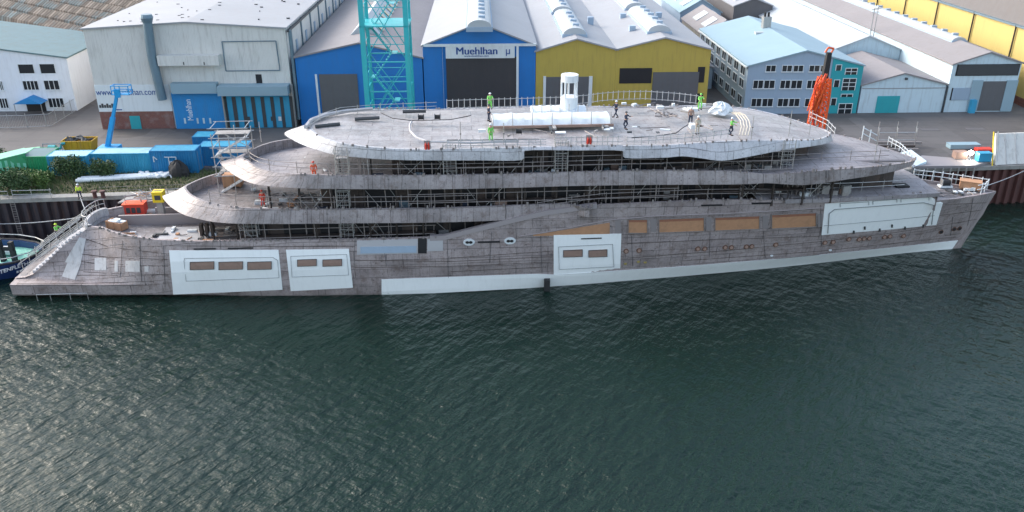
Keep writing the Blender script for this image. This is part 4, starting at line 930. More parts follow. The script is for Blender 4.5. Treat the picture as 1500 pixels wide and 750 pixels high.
# ------------------------------------------------------------------ people
def skinmesh(V, E, rad, name, mat, parent, sub=1):
    me = bpy.data.meshes.new(name); me.from_pydata(V, E, []); o = bpy.data.objects.new(name, me); COL.objects.link(o)
    md = o.modifiers.new('s', 'SKIN'); 
    if not me.skin_vertices: me.skin_vertices.new()
    for i, r_ in enumerate(rad): me.skin_vertices[0].data[i].radius = (r_, r_)
    me.skin_vertices[0].data[0].use_root = True
    o.modifiers.new('u', 'SUBSURF').levels = sub
    dg = bpy.context.evaluated_depsgraph_get(); m2 = bpy.data.meshes.new_from_object(o.evaluated_get(dg)); bpy.data.objects.remove(o); bpy.data.meshes.remove(me)
    m2.name = name; m2.materials.clear(); m2.materials.append(mat)
    for p in m2.polygons: p.use_smooth = True
    q = bpy.data.objects.new(name, m2); COL.objects.link(q); q.parent = parent; return q
def person(pos, rz, label, top, legs, helmet, pose='stand'):
    t = T('person', label, 'person', pos, None, rz)
    arm = {'stand': [((.2, 0, 1.42), (.27, .02, 1.15), (.28, -.12, .92)), ((-.2, 0, 1.42), (-.27, .02, 1.15), (-.28, -.1, .92))],
           'reach': [((.2, 0, 1.42), (.3, -.2, 1.25), (.26, -.45, 1.3)), ((-.2, 0, 1.42), (-.28, -.15, 1.2), (-.22, -.4, 1.15))],
           'wide': [((.2, 0, 1.42), (.45, -.03, 1.35), (.66, -.1, 1.45)), ((-.2, 0, 1.42), (-.44, -.03, 1.3), (-.62, -.12, 1.2))]}[pose]
    sp = .16 if pose != 'wide' else .3; st_ = .14 if pose == 'reach' else .03
    V = [(0, 0, .95), (0, 0, 1.15), (0, 0, 1.4), (0, 0, 1.52), (0, -.01, 1.62), (0, -.01, 1.72)]; E = [(0, 1), (1, 2), (2, 3), (3, 4), (4, 5)]; Rr = [.12, .12, .11, .05, .085, .07]
    for a in arm:
        i = len(V); V += list(a); E += [(2, i), (i, i + 1), (i + 1, i + 2)]; Rr += [.06, .042, .032]
        w_ = Vector(a[2]); dd = (w_ - Vector(a[1])).normalized(); V.append(tuple(w_ + dd * .09)); E.append((i + 2, i + 3)); Rr.append(.035)
    for sg in (-1, 1):
        i = len(V); V += [(sg * .1, 0, .88), (sg * (sp * .8), -st_ * sg, .5), (sg * sp, 0 + st_ * sg, .1), (sg * sp, -.14 + st_ * sg, .04)]; E += [(0, i), (i, i + 1), (i + 1, i + 2), (i + 2, i + 3)]; Rr += [.09, .062, .045, .04]
    b = skinmesh(V, E, Rr, 'body', M['skinc'], t)
    f = MB()
    for a in arm:
        w_ = Vector(a[2]); dd = (w_ - Vector(a[1])).normalized(); sd_ = dd.orthogonal().normalized()
        for k in range(4):
            p0 = w_ + dd * .11 + sd_ * (-.03 + .02 * k); p1 = p0 + dd * (.045 + .01 * (k in (1, 2))); f.tube(p0, p1, .009, 5); f.tube(p1, p1 + dd * .02 + Vector((0, -.015, -.015)), .008, 5)
        p0 = w_ + dd * .04 + sd_ * .03; f.tube(p0, p0 + dd * .04 + sd_ * .035, .011, 5)
    f.box(-.012, .012, -.115, -.09, 1.6, 1.64)
    mk('hands', f, M['skinc'], t, local=True)
    Vj = [(0, 0, .92), (0, 0, 1.15), (0, 0, 1.42)]; Ej = [(0, 1), (1, 2)]; Rj = [.155, .15, .14]
    for a in arm: i = len(Vj); Vj += list(a); Ej += [(2, i), (i, i + 1), (i + 1, i + 2)]; Rj += [.08, .06, .05]
    skinmesh(Vj, Ej, Rj, 'jacket', top, t)
    Vl = [(0, 0, .93)]; El = []; Rl = [.13]
    for sg in (-1, 1): i = len(Vl); Vl += [(sg * .1, 0, .86), (sg * (sp * .8), -st_ * sg, .5), (sg * sp, st_ * sg, .12)]; El += [(0, i), (i, i + 1), (i + 1, i + 2)]; Rl += [.11, .08, .065]
    skinmesh(Vl, El, Rl, 'trousers', legs, t)
    mk('helmet', MB().lathe((0, -.01, 1.68), [(.13, 0), (.12, .05), (.09, .1), (.03, .13)], 12).lathe((0, -.03, 1.68), [(.15, 0), (.15, .012)], 12), helmet, t, local=True, smooth=True)
    fb_ = MB()
    for sg in (-1, 1): fb_.box(sg * sp - .05, sg * sp + .05, -.2 + st_ * sg, .07 + st_ * sg, 0, .1)
    mk('boots', fb_, M['black'], t, local=True); return t
def onship(u, v, zz): q = sz(u, v, zz); return SW(q[0], q[1], zz)
person(onship(718, 160, ZD), 0, 'person in bright green work suit standing at the far edge of the top deck', M['hivis'], M['hivis'], M['white2'], 'reach')
person(onship(719, 208, ZD + .0), .6, 'person in bright green work suit at the near edge of the top deck', M['hivis'], M['hivis'], M['white2'])
person(onship(1025, 161, ZD), 0, 'person in green hi vis suit bending beside the far guard rail near the white bundle', M['hivis'], M['hivis'], M['hivis'], 'reach')
person(onship(1070, 198, ZD - .2), 1, 'person in green hi vis suit next to the cream hoses', M['hivis'], M['cloth_dark'], M['white2'], 'reach')
person(onship(716, 178, ZD), 2, 'person in dark clothes at the left end of the long white tent', M['cloth_dark'], M['cloth_dark'], M['line'])
person(onship(902, 172, ZD), -1, 'person in dark clothes right of the short tent on the top deck', M['cloth_dark'], M['cloth_dark'], M['white2'], 'reach')
person(onship(916, 189, ZD), 1, 'person in dark clothes walking right of the long tent on the top deck', M['cloth_dark'], M['cloth_dark'], M['line'], 'reach')
person(onship(1021, 196, ZD), .3, 'person in pale overalls standing on the right half of the top deck', M['hosec'], M['hosec'], M['white2'])
person(onship(461, 262, 12.), .3, 'person in orange red overalls at the near edge of the third deck', M['hivisr'], M['hivisr'], M['red'])
person(onship(386, 303, 8.7), 0, 'person in red overalls on the aft part of the second deck', M['red'], M['red'], M['red'])
person(onship(1011, 182, ZD), 0, 'person in brown clothes by the end of the curled black cable', M['plybrown'], M['cloth_dark'], M['white2'])
person(onship(86, 350, 1.95 + 1.5), 1.2, 'person in yellow green jacket climbing the temporary stair at the stern', M['hivis'], M['cloth_dark'], M['hivisy'], 'reach')
p = gz(118, 291, ZG + .12); person(Vector((p.x, p.y, ZG + .12)), .2, 'person in yellow vest and dark trousers standing on the quay edge', M['hivisy'], M['cloth_dark'], M['white2'], 'stand')
# ------------------------------------------------------------------ buildings
def gable(name, label, cat, a0, a1, b0, b1, zl, ar, zr, zrr, wall, roof, over=.25, th=.22, side=None):
    t = T(name, label, cat, W(a0, b0, ZG)); m = MB()
    pr = [(a0, ZG - .2), (a1, ZG - .2), (a1, zrr), (ar, zr), (a0, zl)]
    m.prism(pr, lambda a, zz: W(a, b0, zz), lambda a, zz: W(a, b1, zz)); mk('wall', m, wall, t)
    r = MB(); slL = (zr - zl) / (ar - a0); slR = (zr - zrr) / (a1 - ar); b0_, b1_ = b0 - over, b1 + over
    pl = [(a0 - over, zl - slL * over + .01), (ar, zr + .01), (a1 + over, zrr - slR * over + .01), (a1 + over, zrr - slR * over + th), (ar, zr + th), (a0 - over, zl - slL * over + th)]
    r.prism(pl, lambda a, zz: W(a, b0_, zz), lambda a, zz: W(a, b1_, zz)); rf = mk('roof', r, roof, t)
    return t, rf
def fbox(parent, name, u0, v0, u1, v1, b, d, mat, label=None, d2=.0):
    a0, z1 = fb(u0, v0, b - d); a1, z0 = fb(u1, v1, b - d)
    return mk(name, MB().box(a0, a1, b - d, b + d2 + .01, z0, z1, W), mat, parent, label=label)
def fwin(parent, u0, v0, u1, v1, b, cols=2, rows=1, fr=M['white2'], sill=True, fw=.08):
    a0, z1 = fb(u0, v0, b); a1, z0 = fb(u1, v1, b); return fwin2(parent, a0, z0, a1, z1, b, cols, rows, fr, sill, fw)
def fwin2(parent, a0, z0, a1, z1, b, cols=2, rows=1, fr=M['white2'], sill=True, fw=.08):
    o = mk('window', MB().box(a0, a1, b - .03, b + .02, z0, z1, W), M['glass'], parent); m = MB(); y0, y1 = b - .1, b - .03
    m.box(a0 - fw, a0, y0, y1 + .02, z0, z1, W); m.box(a1, a1 + fw, y0, y1 + .02, z0, z1, W); m.box(a0 - fw, a1 + fw, y0, y1 + .02, z1, z1 + fw, W)
    for i in range(1, cols): x = a0 + (a1 - a0) * i / cols; m.box(x - fw / 2, x + fw / 2, y0 + .02, y1, z0, z1, W)
    for i in range(1, rows): zz = z0 + (z1 - z0) * i / rows; m.box(a0, a1, y0 + .03, y1, zz - fw / 2, zz + fw / 2, W)
    mk('frame', m, fr, o)
    if sill: mk('sill', MB().box(a0 - .12, a1 + .12, b - .2, b, z0 - .12, z0, W), fr, o)
    return o
def swin(parent, a, b0_, b1_, z0, z1, fr=M['white2'], cols=2):
    o = mk('window', MB().box(a - .03, a + .02, b0_, b1_, z0, z1, W), M['glass'], parent); m = MB(); f = .08
    m.box(a - .1, a - .01, b0_ - f, b0_, z0, z1, W); m.box(a - .1, a - .01, b1_, b1_ + f, z0, z1, W); m.box(a - .1, a - .01, b0_ - f, b1_ + f, z1, z1 + f, W); m.box(a - .14, a - .01, b0_ - f, b1_ + f, z0 - f, z0, W)
    for i in range(1, cols): x = b0_ + (b1_ - b0_) * i / cols; m.box(a - .08, a - .03, x - .04, x + .04, z0, z1, W)
    mk('frame', m, fr, o); return o
def text(s, size, a, zz, b, mat, parent, name='lettering', rot=0, bold=.0, frame=W, sx=1., wid=None):
    cu = bpy.data.curves.new(name, 'FONT'); cu.body = s; cu.size = size; cu.extrude = .02; cu.offset = bold; cu.align_x = 'CENTER'; cu.align_y = 'CENTER'
    o = bpy.data.objects.new(name, cu); COL.objects.link(o); dg = bpy.context.evaluated_depsgraph_get(); me = bpy.data.meshes.new_from_object(o.evaluated_get(dg)); bpy.data.objects.remove(o)
    mb_ = MB(); c, s_ = math.cos(rot), math.sin(rot)
    if wid: xs_ = [v_.co.x for v_ in me.vertices]; sx = wid / (max(xs_) - min(xs_))
    for v_ in me.vertices: x, y, e = v_.co; x *= sx; mb_.v.append(tuple(frame(a + x * c - y * s_, b - .0 - e, zz + x * s_ + y * c)))
    mb_.f = [tuple(p.vertices) for p in me.polygons]; return mk(name, mb_, mat, parent)
# grey hall at left
GB = 120.
gh, rf = gable('industrial_hall', 'tall pale grey hall with blue doors and white sign band', 'hall', -53.9, -26.7, GB, 195, 18.9, -40, 19.7, 18.85, M['wall_concrete'], M['roof_white'])
a0, zb = fb(152, 190, GB); _, zbr = fb(200, 163, GB); _, zw = fb(200, 124, GB)
a_w1 = fb(251, 150, GB)[0]
mk('brick_plinth', MB().box(-53.93, a_w1, GB - .12, GB + .02, ZG - .1, zbr, W), M['brick'], gh)
sg_ = mk('sign_band', MB().box(-53.93, a_w1, GB - .1, GB + .02, zbr, zw, W), M['white2'], gh)
a_, z_ = fb(186, 135, GB); text('www.muehlhan.com', 1.25, a_ , z_, GB - .11, M['textblue'], sg_, wid=8.4)
a_, z_ = fb(166, 156, GB); [mk('logo_mark', MB().box(a_ - 1.9 + k * .34, a_ - 1.62 + k * .34, GB - .13, GB - .1, z_ - .15, z_ + (.45 if k % 2 else .25), W), M['line'], sg_) for k in range(7)]; a_, z_ = fb(176, 160, GB); mk('underline', MB().box(a_ - .9, a_ + .3, GB - .13, GB - .1, z_ - .12, z_ + .03, W), M['textblue'], sg_)
fbox(gh, 'side_door', 189, 170, 208, 189.5, GB, .18, M['teal'])
fbox(gh, 'canopy_band', 249, 123, 318, 137, GB, 1.2, M['roof_ice']); 
bd = fbox(gh, 'sliding_door', 250, 136, 331, 188.5, GB, .35, M['bluedoor'])
a_, z_ = fb(279, 162, GB); text('Muehlhan', 1.15, a_, z_ + .2, GB - .37, M['textwhite'], bd, rot=math.pi / 2, wid=3.)
for u in (271, 289.5, 298.5, 308): fbox(bd, 'door_window', u - 2, 173, u + 2, 181, GB, .38, M['iceblue'])
cn = fbox(gh, 'canopy', 317, 127.5, 422, 140, GB, 2.0, M['roof_ice'])
fd = fbox(gh, 'folding_door', 331, 141, 428, 186.5, GB, .3, M['cyandoor'])
for i in range(8): u = 331 + 97 * i / 7; fbox(fd, 'fold', u - .25, 142, u + .25, 186.5, GB, .36, M['line'])
for u in (364, 399, 410): fbox(fd, 'door_window', u - 2.5, 171, u + 2.5, 177, GB, .37, M['line' if u < 405 else 'white2'])
fbox(gh, 'pilaster', 326, 141, 331, 188, GB, .8, M['concrete']); fbox(gh, 'pilaster', 427, 125, 433, 187, GB, .8, M['concrete'])
# large panel outline, open black hatch, balcony beam, duct
pts = [fb(u, v, GB - .05) for u, v in ((325, 61), (404, 60), (410, 103), (331, 104))]; mb = MB(); P = [W(a, GB - .05, zz) for a, zz in pts]; mb.path(P + [P[0]], .09, 4); mk('panel_outline', mb, M['pipe'], gh)
fbox(gh, 'loading_opening', 374, 109, 385, 127, GB, .04, M['dark'])
bc = fbox(gh, 'crane_balcony', 229, 82, 321, 96, GB, 1.3, M['wall_concrete']); 
for u in (269, 299): fbox(bc, 'drain', u - 1, 91, u + 1, 95, GB, 1.33, M['dark'])
m = MB(); P = [fb(u, v, GB - .9) for u, v in ((215, 27), (222, 80), (238, 146))]; m.path([W(a, GB - .9, zz) for a, zz in P], .62, 12); dct = mk('exhaust_duct', m, M['pipe'], gh, smooth=True); a, zz = fb(215, 27, GB - .9); mk('cowl', MB().lathe(W(a, GB - .9, zz), [(.6, -.6), (.85, .1), (.7, .55)], 14), M['pipe'], dct)
m = MB().path([W(-26.2, GB + .4, 18.6), W(-26.2, GB + .4, 6)], .22, 8); mk('downpipe', m, M['pipe'], gh)
for i in range(9): b = GB + 3 + i * 7.5; mk('pilaster', MB().box(-26.72, -26.5, b, b + .35, 12, 18.6, W), M['pipe'], gh)
mk('gutter', MB().box(-26.5, -26.2, GB, 195, 18.35, 18.6, W), M['line'], gh)
for i in range(9): b = GB + 6 + i * 7.5; mk('hopper', MB().box(-26.75, -26.55, b, b + .9, 14.6, 16.2, W), M['slate'], gh)
mb = MB()
for i in range(70):
    a = random.uniform(-53, -27); b = random.uniform(GB + .3, GB + 45); zz = 18.95 + .78 * (1 - abs(a + 40) / 14) + .2; l = random.uniform(.1, .5); mb.box(a, a + l, b, b + .2, zz - .1, zz + .06, W)
mk('roof_clips', mb, M['line'], rf, kind='stuff')
# blue halls
BB = 120.5
bl, rf = gable('industrial_hall', 'blue clad hall with grey shutter behind the turquoise crane', 'hall', -25.9, -8.2, BB, 190, 14.75, -16.9, 16.65, 14.55, M['blue'], M['roof_grey'])
fbox(bl, 'roller_shutter', 467, 109, 528, 175, BB, .12, M['shutter']); fbox(bl, 'door_frame', 464, 109, 467.5, 175, BB, .16, M['white2'])
m = MB()
sk = MB(); 
sk.prism([(-19.6, 15.9), (-14.2, 15.9), (-16.9, 18.6)], lambda a, zz: W(a, 128, zz), lambda a, zz: W(a, 180, zz)); s_ = mk('skylight', sk, M['roof_bright'], rf)
for i in range(12): b = 131 + i * 4; o_ = MB(); o_.hexa([W(-15.9, b, 17.66), W(-14.6, b, 16.36), W(-14.6, b + 1.4, 16.36), W(-15.9, b + 1.4, 17.66), W(-15.85, b, 17.72), W(-14.55, b, 16.42), W(-14.55, b + 1.4, 16.42), W(-15.85, b + 1.4, 17.72)]); mk('pane', o_, M['glass'], s_)
bm_, rf = gable('industrial_hall', 'bright blue gabled hall with company sign over a large dark shutter', 'hall', -8.05, 7.75, BB, 190, 16.25, -.1, 19.25, 16.2, M['blue'], M['roof_white'])
sh = fbox(bm_, 'roller_shutter', 653, 84, 757, 178, BB, .12, M['shutter_dark'])
for u0, u1 in ((647.5, 651.5), (756.5, 759.5)): fbox(bm_, 'white_post', u0, 67, u1, 178, BB, .3, M['white2'])
fbox(bm_, 'white_beam', 620, 65, 785, 67.5, BB, .3, M['white2'])
sgn = fbox(bm_, 'sign', 652.5, 67.5, 754, 85, BB, .25, M['white2'])
a, zz = fb(698, 75, BB - .25); text('Muehlhan', 1.45, a, zz, BB - .27, M['textblue'], sgn, wid=5.7); text('Muehlhan', 1.45, a + .07, zz, BB - .28, M['textblue'], sgn, wid=5.7); a, z2 = fb(698, 82, BB - .25); text('www.muehlhan.com', .42, a, z2, BB - .27, M['textblue'], sgn)
a, zz = fb(744, 75.5, BB - .25); text('\u00b5', 1.5, a, zz + .1, BB - .28, M['textblue'], sgn)
def barrel(parent, ac, zc, b0, b1, hw=1.65, h=.95, mat=None):
    m = MB(); A = [(hw * math.cos(R(t)), h * math.sin(R(t))) for t in range(0, 181, 20)]
    m.prism([(ac + x, zc + y) for x, y in A], lambda a, zz: W(a, b0, zz), lambda a, zz: W(a, b1, zz)); o = mk('skylight', m, mat or M['roof_bright'], parent)
    mk('kerb', MB().box(ac - hw - .15, ac + hw + .15, b0 - .15, b1 + .15, zc - .6, zc + .02, W), M['slate'], o)
    k = b0 + 2
    while k < b1 - 1: mk('vent', MB().box(ac - .1, ac + .8, k, k + .5, zc + h - .15, zc + h + .25, W), M['slate'], o); k += 3.5
    return o
bf = fa(702, 29, -.1)[0]; barrel(rf, -.1, 19.45, bf, bf + 40)
yl, rf = gable('industrial_hall', 'ochre gabled hall behind the mast with grey shutter in white frame', 'hall', 7.8, 19.15, BB, 190, 15.35, 13.5, 17.0, 15.5, M['olive'], M['roof_white'])
fbox(yl, 'roller_shutter', 800, 113, 863, 165, BB, .12, M['shutter'])
for u in (796, 863): fbox(yl, 'door_frame', u, 112, u + 3, 165, BB, .2, M['white2'])
bf = fa(842, 48, 13.5)[0]; barrel(rf, 13.5, 17.15, bf, bf + 17); barrel(rf, 13.5, 17.15, bf + 19.5, bf + 40)
yr, rf = gable('industrial_hall', 'ochre gabled hall with wide grey shutter and broken dark window', 'hall', 19.16, 32.6, BB, 190, 15.5, 25.9, 17.1, 15.45, M['olive'], M['roof_white'])
fbox(yr, 'roller_shutter', 957, 106, 1019, 165, BB, .12, M['shutter']); fbox(yr, 'window', 908, 100, 954, 122, BB, .05, M['dark']); fbox(yr, 'window', 1023, 98, 1031, 121, BB, .05, M['dark']); fbox(yr, 'door', 1020, 137, 1029, 150, BB, .05, M['dark'])
bf = fa(966, 48, 25.9)[0]; barrel(rf, 25.9, 17.25, bf, bf + 18); barrel(rf, 25.9, 17.25, bf + 21, bf + 40)
for a, b in ((22.3, 129), (22.6, 140), (28.6, 141), (17, 137)): mk('roof_vent', MB().box(a, a + .9, b, b + .9, 15.7, 17.3, W), M['slate'], rf)
# office right with teal end
OB = 124.3
of, rf = gable('office_building', 'three storey grey blue office with teal end wall and pale blue roof', 'office building', 39.4, 56.55, OB, 154, 12.2, 47.8, 14.35, 12.15, M['slate'], M['roof_ice'])
te = MB(); te.add([W(51.9, OB - .1, ZG - .1), W(56.6, OB - .1, ZG - .1), W(56.6, OB - .1, 12.1), W(51.9, OB - .1, 13.28), W(51.9, OB + .01, ZG - .1), W(56.6, OB + .01, ZG - .1), W(56.6, OB + .01, 12.1), W(51.9, OB + .01, 13.28)], [(0, 1, 2, 3), (0, 3, 7, 4), (1, 5, 6, 2), (3, 2, 6, 7), (4, 7, 6, 5)]); tw = mk('teal_wall', te, M['teal'], of)
def cropw(cx, cy): return 950 + cx / 3.75, cy / 3.75
for row, y0, y1 in (((648, 695), 362, 392),) and (((362, 392), 0, 0),): pass
for xs, y0, y1 in ((((648, 695), (737, 784), (799, 846), (886, 935), (948, 975)), 360, 392), (((578, 625), (638, 688), (727, 773), (787, 838), (874, 918)), 442, 484), (((568, 615), (628, 678), (713, 762), (775, 824), (862, 905)), 542, 583)):
    for x0, x1 in xs: u0, v0 = cropw(x0, y0); u1, v1 = cropw(x1, y1); fwin(of, u0, v0, u1, v1, OB, 2)
for x0, x1, y0, y1, c_, r_ in ((95, 117, 357, 388, 1, 1), (147, 203, 376, 410, 2, 2), (84, 105, 440, 478, 1, 1), (133, 192, 432, 496, 2, 3), (68, 88, 540, 578, 1, 1), (122, 180, 518, 532, 2, 1), (110, 172, 570, 624, 2, 2)):
    fwin(of, 1200 + x0 / 3.75, y0 / 3.75, 1200 + x1 / 3.75, y1 / 3.75, OB - .1, c_, r_, sill=False)
for k in range(8):
    for zz in (6.1, 8.6, 10.5): swin(of, 39.4, OB + 1.2 + k * 3.6, OB + 3.4 + k * 3.6, zz, zz + 1.25)
mk('gutter', MB().box(39.0, 39.2, OB, 154, 11.95, 12.15, W), M['white2'], of)
q = fa(1122, 34, 47.5); ch = mk('chimney', MB().box(46.9, 48.2, q[0] - .6, q[0] + .6, 14, 16.2, W), M['galv'], rf)
for k in (-.3, .3): mk('flue', MB().tube(W(47.5 + k, q[0], 16.1), W(47.5 + k, q[0], 16.9), .2, 8), M['dark'], ch)
mk('roof_hatch', MB().box(45, 46.6, q[0] - 3.2, q[0] - 2.2, 13.5, 14.2, W), M['roof_bright'], rf)
# small pale gable workshop
wk, rf = gable('workshop', 'low pale blue gabled workshop with teal door between office and white warehouse', 'workshop', 56.9, 69.75, OB, 140, 9.2, 63, 10.9, 9.2, M['iceblue'], M['roof_grey'])
fbox(wk, 'door', 1286, 141, 1314, 166.5, OB, .1, M['teal']); a, zz = fb(1325, 129, OB); mk('eave_trim', MB().box(57, 69.6, OB - .06, OB, zz - .06, zz + .03, W), M['roof_grey'], wk)
mk('downpipe', MB().tube(W(69.9, OB - .2, ZG), W(69.9, OB - .2, 9), .12, 6), M['line'], wk)
a, zz = fb(1327, 115, OB); mk('lamp', MB().box(a - .15, a + .15, OB - .35, OB, zz - .15, zz + .15, W), M['line'], wk)
# white warehouse with long roof behind workshop
wh, rf = gable('warehouse', 'long warehouse with bright white roof behind the low workshop', 'warehouse', 57.5, 70, 141, 215, 10.6, 64.3, 13.2, 11., M['iceblue'], M['roof_bright'])
# white gabled warehouse at right
w2, rf = gable('warehouse', 'pale blue gabled warehouse with grey roof and black louvre strip', 'warehouse', 70.1, 80.5, OB, 215, 12.2, 75.3, 13.9, 12.3, M['iceblue'], M['roof_grey'])
fbox(w2, 'louvre', 1403, 94.5, 1491, 110.5, OB, .08, M['dark'])
fbox(w2, 'roller_shutter', 1430, 119.5, 1477, 162, OB, .1, M['shutter']); fbox(w2, 'door_frame', 1426, 118, 1430.5, 163, OB, .2, M['roof_ice']); fbox(w2, 'door_frame', 1476, 118, 1481, 163, OB, .2, M['roof_ice']); fbox(w2, 'window', 1395, 129, 1427, 146.5, OB, .06, M['dark'])
for i in range(8): fbox(w2, 'window_bar', 1397 + i * 4, 129, 1397.8 + i * 4, 146.5, OB, .12, M['slate'])
for i in range(20): fbox(w2, 'louvre_blade', 1405 + i * 4.4, 95, 1406.2 + i * 4.4, 110, OB, .13, M['line'])
barrel(rf, 75.3, 14.0, OB + 9, OB + 80, 1.1, .5, M['roof_bright'])
mk('blue_box', MB().box(fb(1421, 155, OB)[0] - .3, fb(1421, 155, OB)[0] + .5, OB - .8, OB - .1, ZG, 7., W), M['cyandoor'], w2)
# masts on its roof
for k, a in enumerate((68.5, 69.6)):
    b = 150 + k * 1; t_ = T('antenna', ('left' if k == 0 else 'right') + ' one of two thin antenna masts between the warehouse roofs', 'antenna', W(a, b, 11)); mk('pole', MB().tube(W(a, b, 11), W(a, b, 16.5), .09), M['galv'], t_)
    mk('crossbar', MB().path([W(a - .5, b, 16.2), W(a + .5, b, 16.2)], .06).path([W(a - .4, b, 15.6), W(a + .4, b, 15.6)], .06), M['galv'], t_)
# yellow hall far right
yh = T('industrial_hall', 'long yellow hall with dark grey upper cladding behind the white warehouse', 'hall', W(84, 124, ZG))
mk('wall', MB().box(84, 130, 126, 330, ZG - .2, 11.4, W), M['yellow_wall'], yh); mk('brick_plinth', MB().box(83.9, 84.2, 125.9, 330, ZG - .2, 6.2, W), M['brick'], yh)
mk('yellow_band', MB().box(83.95, 130, 125.95, 330, 11.4, 16.2, W), M['yellow_wall'], yh); mk('upper_cladding', MB().hexa([W(84.2, 126.1, 16.2), W(130, 126.1, 16.2), W(130, 330, 16.2), W(84.2, 330, 16.2), W(86.5, 126.3, 24), W(130, 126.3, 24), W(130, 330, 24), W(86.5, 330, 24)]), M['roof_dark'], yh)
for i in range(14): b = 133 + i * 12.4; mk('downpipe', MB().tube(W(83.7, b, 7), W(83.7, b, 16.4), .13, 6), M['dark'], yh)
mk('ledge', MB().box(83.6, 84.3, 125.9, 330, 16.15, 16.4, W), M['pipe'], yh)
# office left
LBd = 130.
ol, rf = gable('office_building', 'white two storey office with faded blue roof and small blue porch at far left', 'office building', -98, -61.7, LBd, 147, 12.9, -80.5, 15.6, 13.0, M['wall_white'], M['roof_teal'])
for x0, x1, y0, y1, c_, fr in ((98, 192, 354, 402, 1, 0), (216, 308, 352, 402, 1, 0), (124, 216, 445, 492, 4, 1), (240, 330, 443, 491, 3, 1), (264, 356, 540, 588, 4, 1), (-5, 22, 447, 494, 2, 1), (-5, 50, 541, 592, 3, 1)):
    fwin(ol, x0 / 3.75, y0 / 3.75, x1 / 3.75, y1 / 3.75, LBd, c_, 1, sill=bool(fr))
a0, z0 = fb(41, 163, LBd); a1, z1 = fb(65, 147, LBd); mk('door', MB().box(a0, a1, LBd - .05, LBd + .01, ZG, z1, W), M['dark'], ol)
m = MB(); m.prism([(a0 - .8, z1), (a1 + .5, z1), ((a0 + a1) / 2, z1 + .9)], lambda a, zz: W(a, LBd - 2.2, zz), lambda a, zz: W(a, LBd, zz)); po = mk('porch_roof', m, M['bluedoor'], ol)
for a in (a0 - .7, a1 + .4): mk('porch_post', MB().tube(W(a, LBd - 2.1, ZG), W(a, LBd - 2.1, z1), .06), M['galv'], po)
# fence in front of the office
def wfence(P, h, label, step, mat, group=None, name='metal_fence', infill=None):
    t = rail([Vector(p) for p in P], h, label, step, mat, .04, (1., .1), group, name=name); t['category'] = 'fence'
    m = MB(); x = 0
    for a, b in zip(P, P[1:]):
        a = Vector(a); b = Vector(b); k = int((b - a).length / .22)
        for i in range(k): q = a + (b - a) * i / k; m.tube(q + Vector((0, 0, .1)), q + Vector((0, 0, h)), .015, 3)
    mk('bars', m, mat, t); return t
P = [gz(u, v, ZG) for u, v in ((-12, 189), (38, 188), (75, 186), (112, 163))]
wfence(P, 1.9, 'grey metal bar fence round the yard of the white office', 2.5, M['galv'])
# brown sheet piece right side: end wall of office
# sawtooth factory
sf = T('factory', 'old factory with rows of brown glazed shed roofs at top left', 'factory', (-90, 165, ZG))
dv = Vector((-.78, .627, 0)); pv = Vector((.627, .78, 0)); o0 = Vector((-66, 141.5, 0))
for k in range(13):
    L0 = 0 if k == 0 else -34; p0 = o0 + pv * (k * 5.0) - dv * (-L0 * 1.0 if 0 else 0) + dv * L0; p1 = o0 + pv * (k * 5.) + dv * 75
    prf = [(-2.4, 11.3), (-1.7, 13.5), (-.3, 14.4), (1.1, 13.4), (2.4, 11.3)]; m = MB(); ln = (p1 - p0).length
    m.grid([[p + pv * y + Vector((0, 0, zz)) for p in (p0, p1)] for y, zz in prf], [[(0, j * 1.6), (ln, j * 1.6)] for j in range(5)])
    for p in (p0, p1): m.add([p + pv * y + Vector((0, 0, zz)) for y, zz in prf], [(0, 1, 2, 3, 4)])
    mk('shed_roof', m, M['shed'], sf); 
    g_ = MB().tube(p0 + pv * 2.45 + Vector((0, 0, 11.6)), p1 + pv * 2.45 + Vector((0, 0, 11.6)), .4, 5); mk('valley_gutter', g_, M['dark'], sf)
    if k in (1, 3): g2 = MB(); q0 = p0 + dv * 36; g2.hexa([q0 + pv * -.6 + Vector((0, 0, 13.9)), q0 + dv * 9 + pv * -.6 + Vector((0, 0, 13.9)), q0 + dv * 9 + pv * .6 + Vector((0, 0, 13.9)), q0 + pv * .6 + Vector((0, 0, 13.9)), q0 + pv * -.4 + Vector((0, 0, 14.5)), q0 + dv * 9 + pv * -.4 + Vector((0, 0, 14.5)), q0 + dv * 9 + pv * .4 + Vector((0, 0, 14.5)), q0 + pv * .4 + Vector((0, 0, 14.5))]); mk('ridge_vent', g2, M['roof_dark'], sf)
a, b = o0 - pv * 2.4, o0 + pv * 62.4; m = MB(); a2, b2 = a + dv * 74, b + dv * 74; b0 = b - dv * 30; 
m.hexa([a + Vector((0, 0, ZG)), a2 + Vector((0, 0, ZG)), b2 + Vector((0, 0, ZG)), b + Vector((0, 0, ZG)), a + Vector((0, 0, 11.8)), a2 + Vector((0, 0, 11.8)), b2 + Vector((0, 0, 11.8)), b + Vector((0, 0, 11.8))]); mk('wall', m, M['brick'], sf)
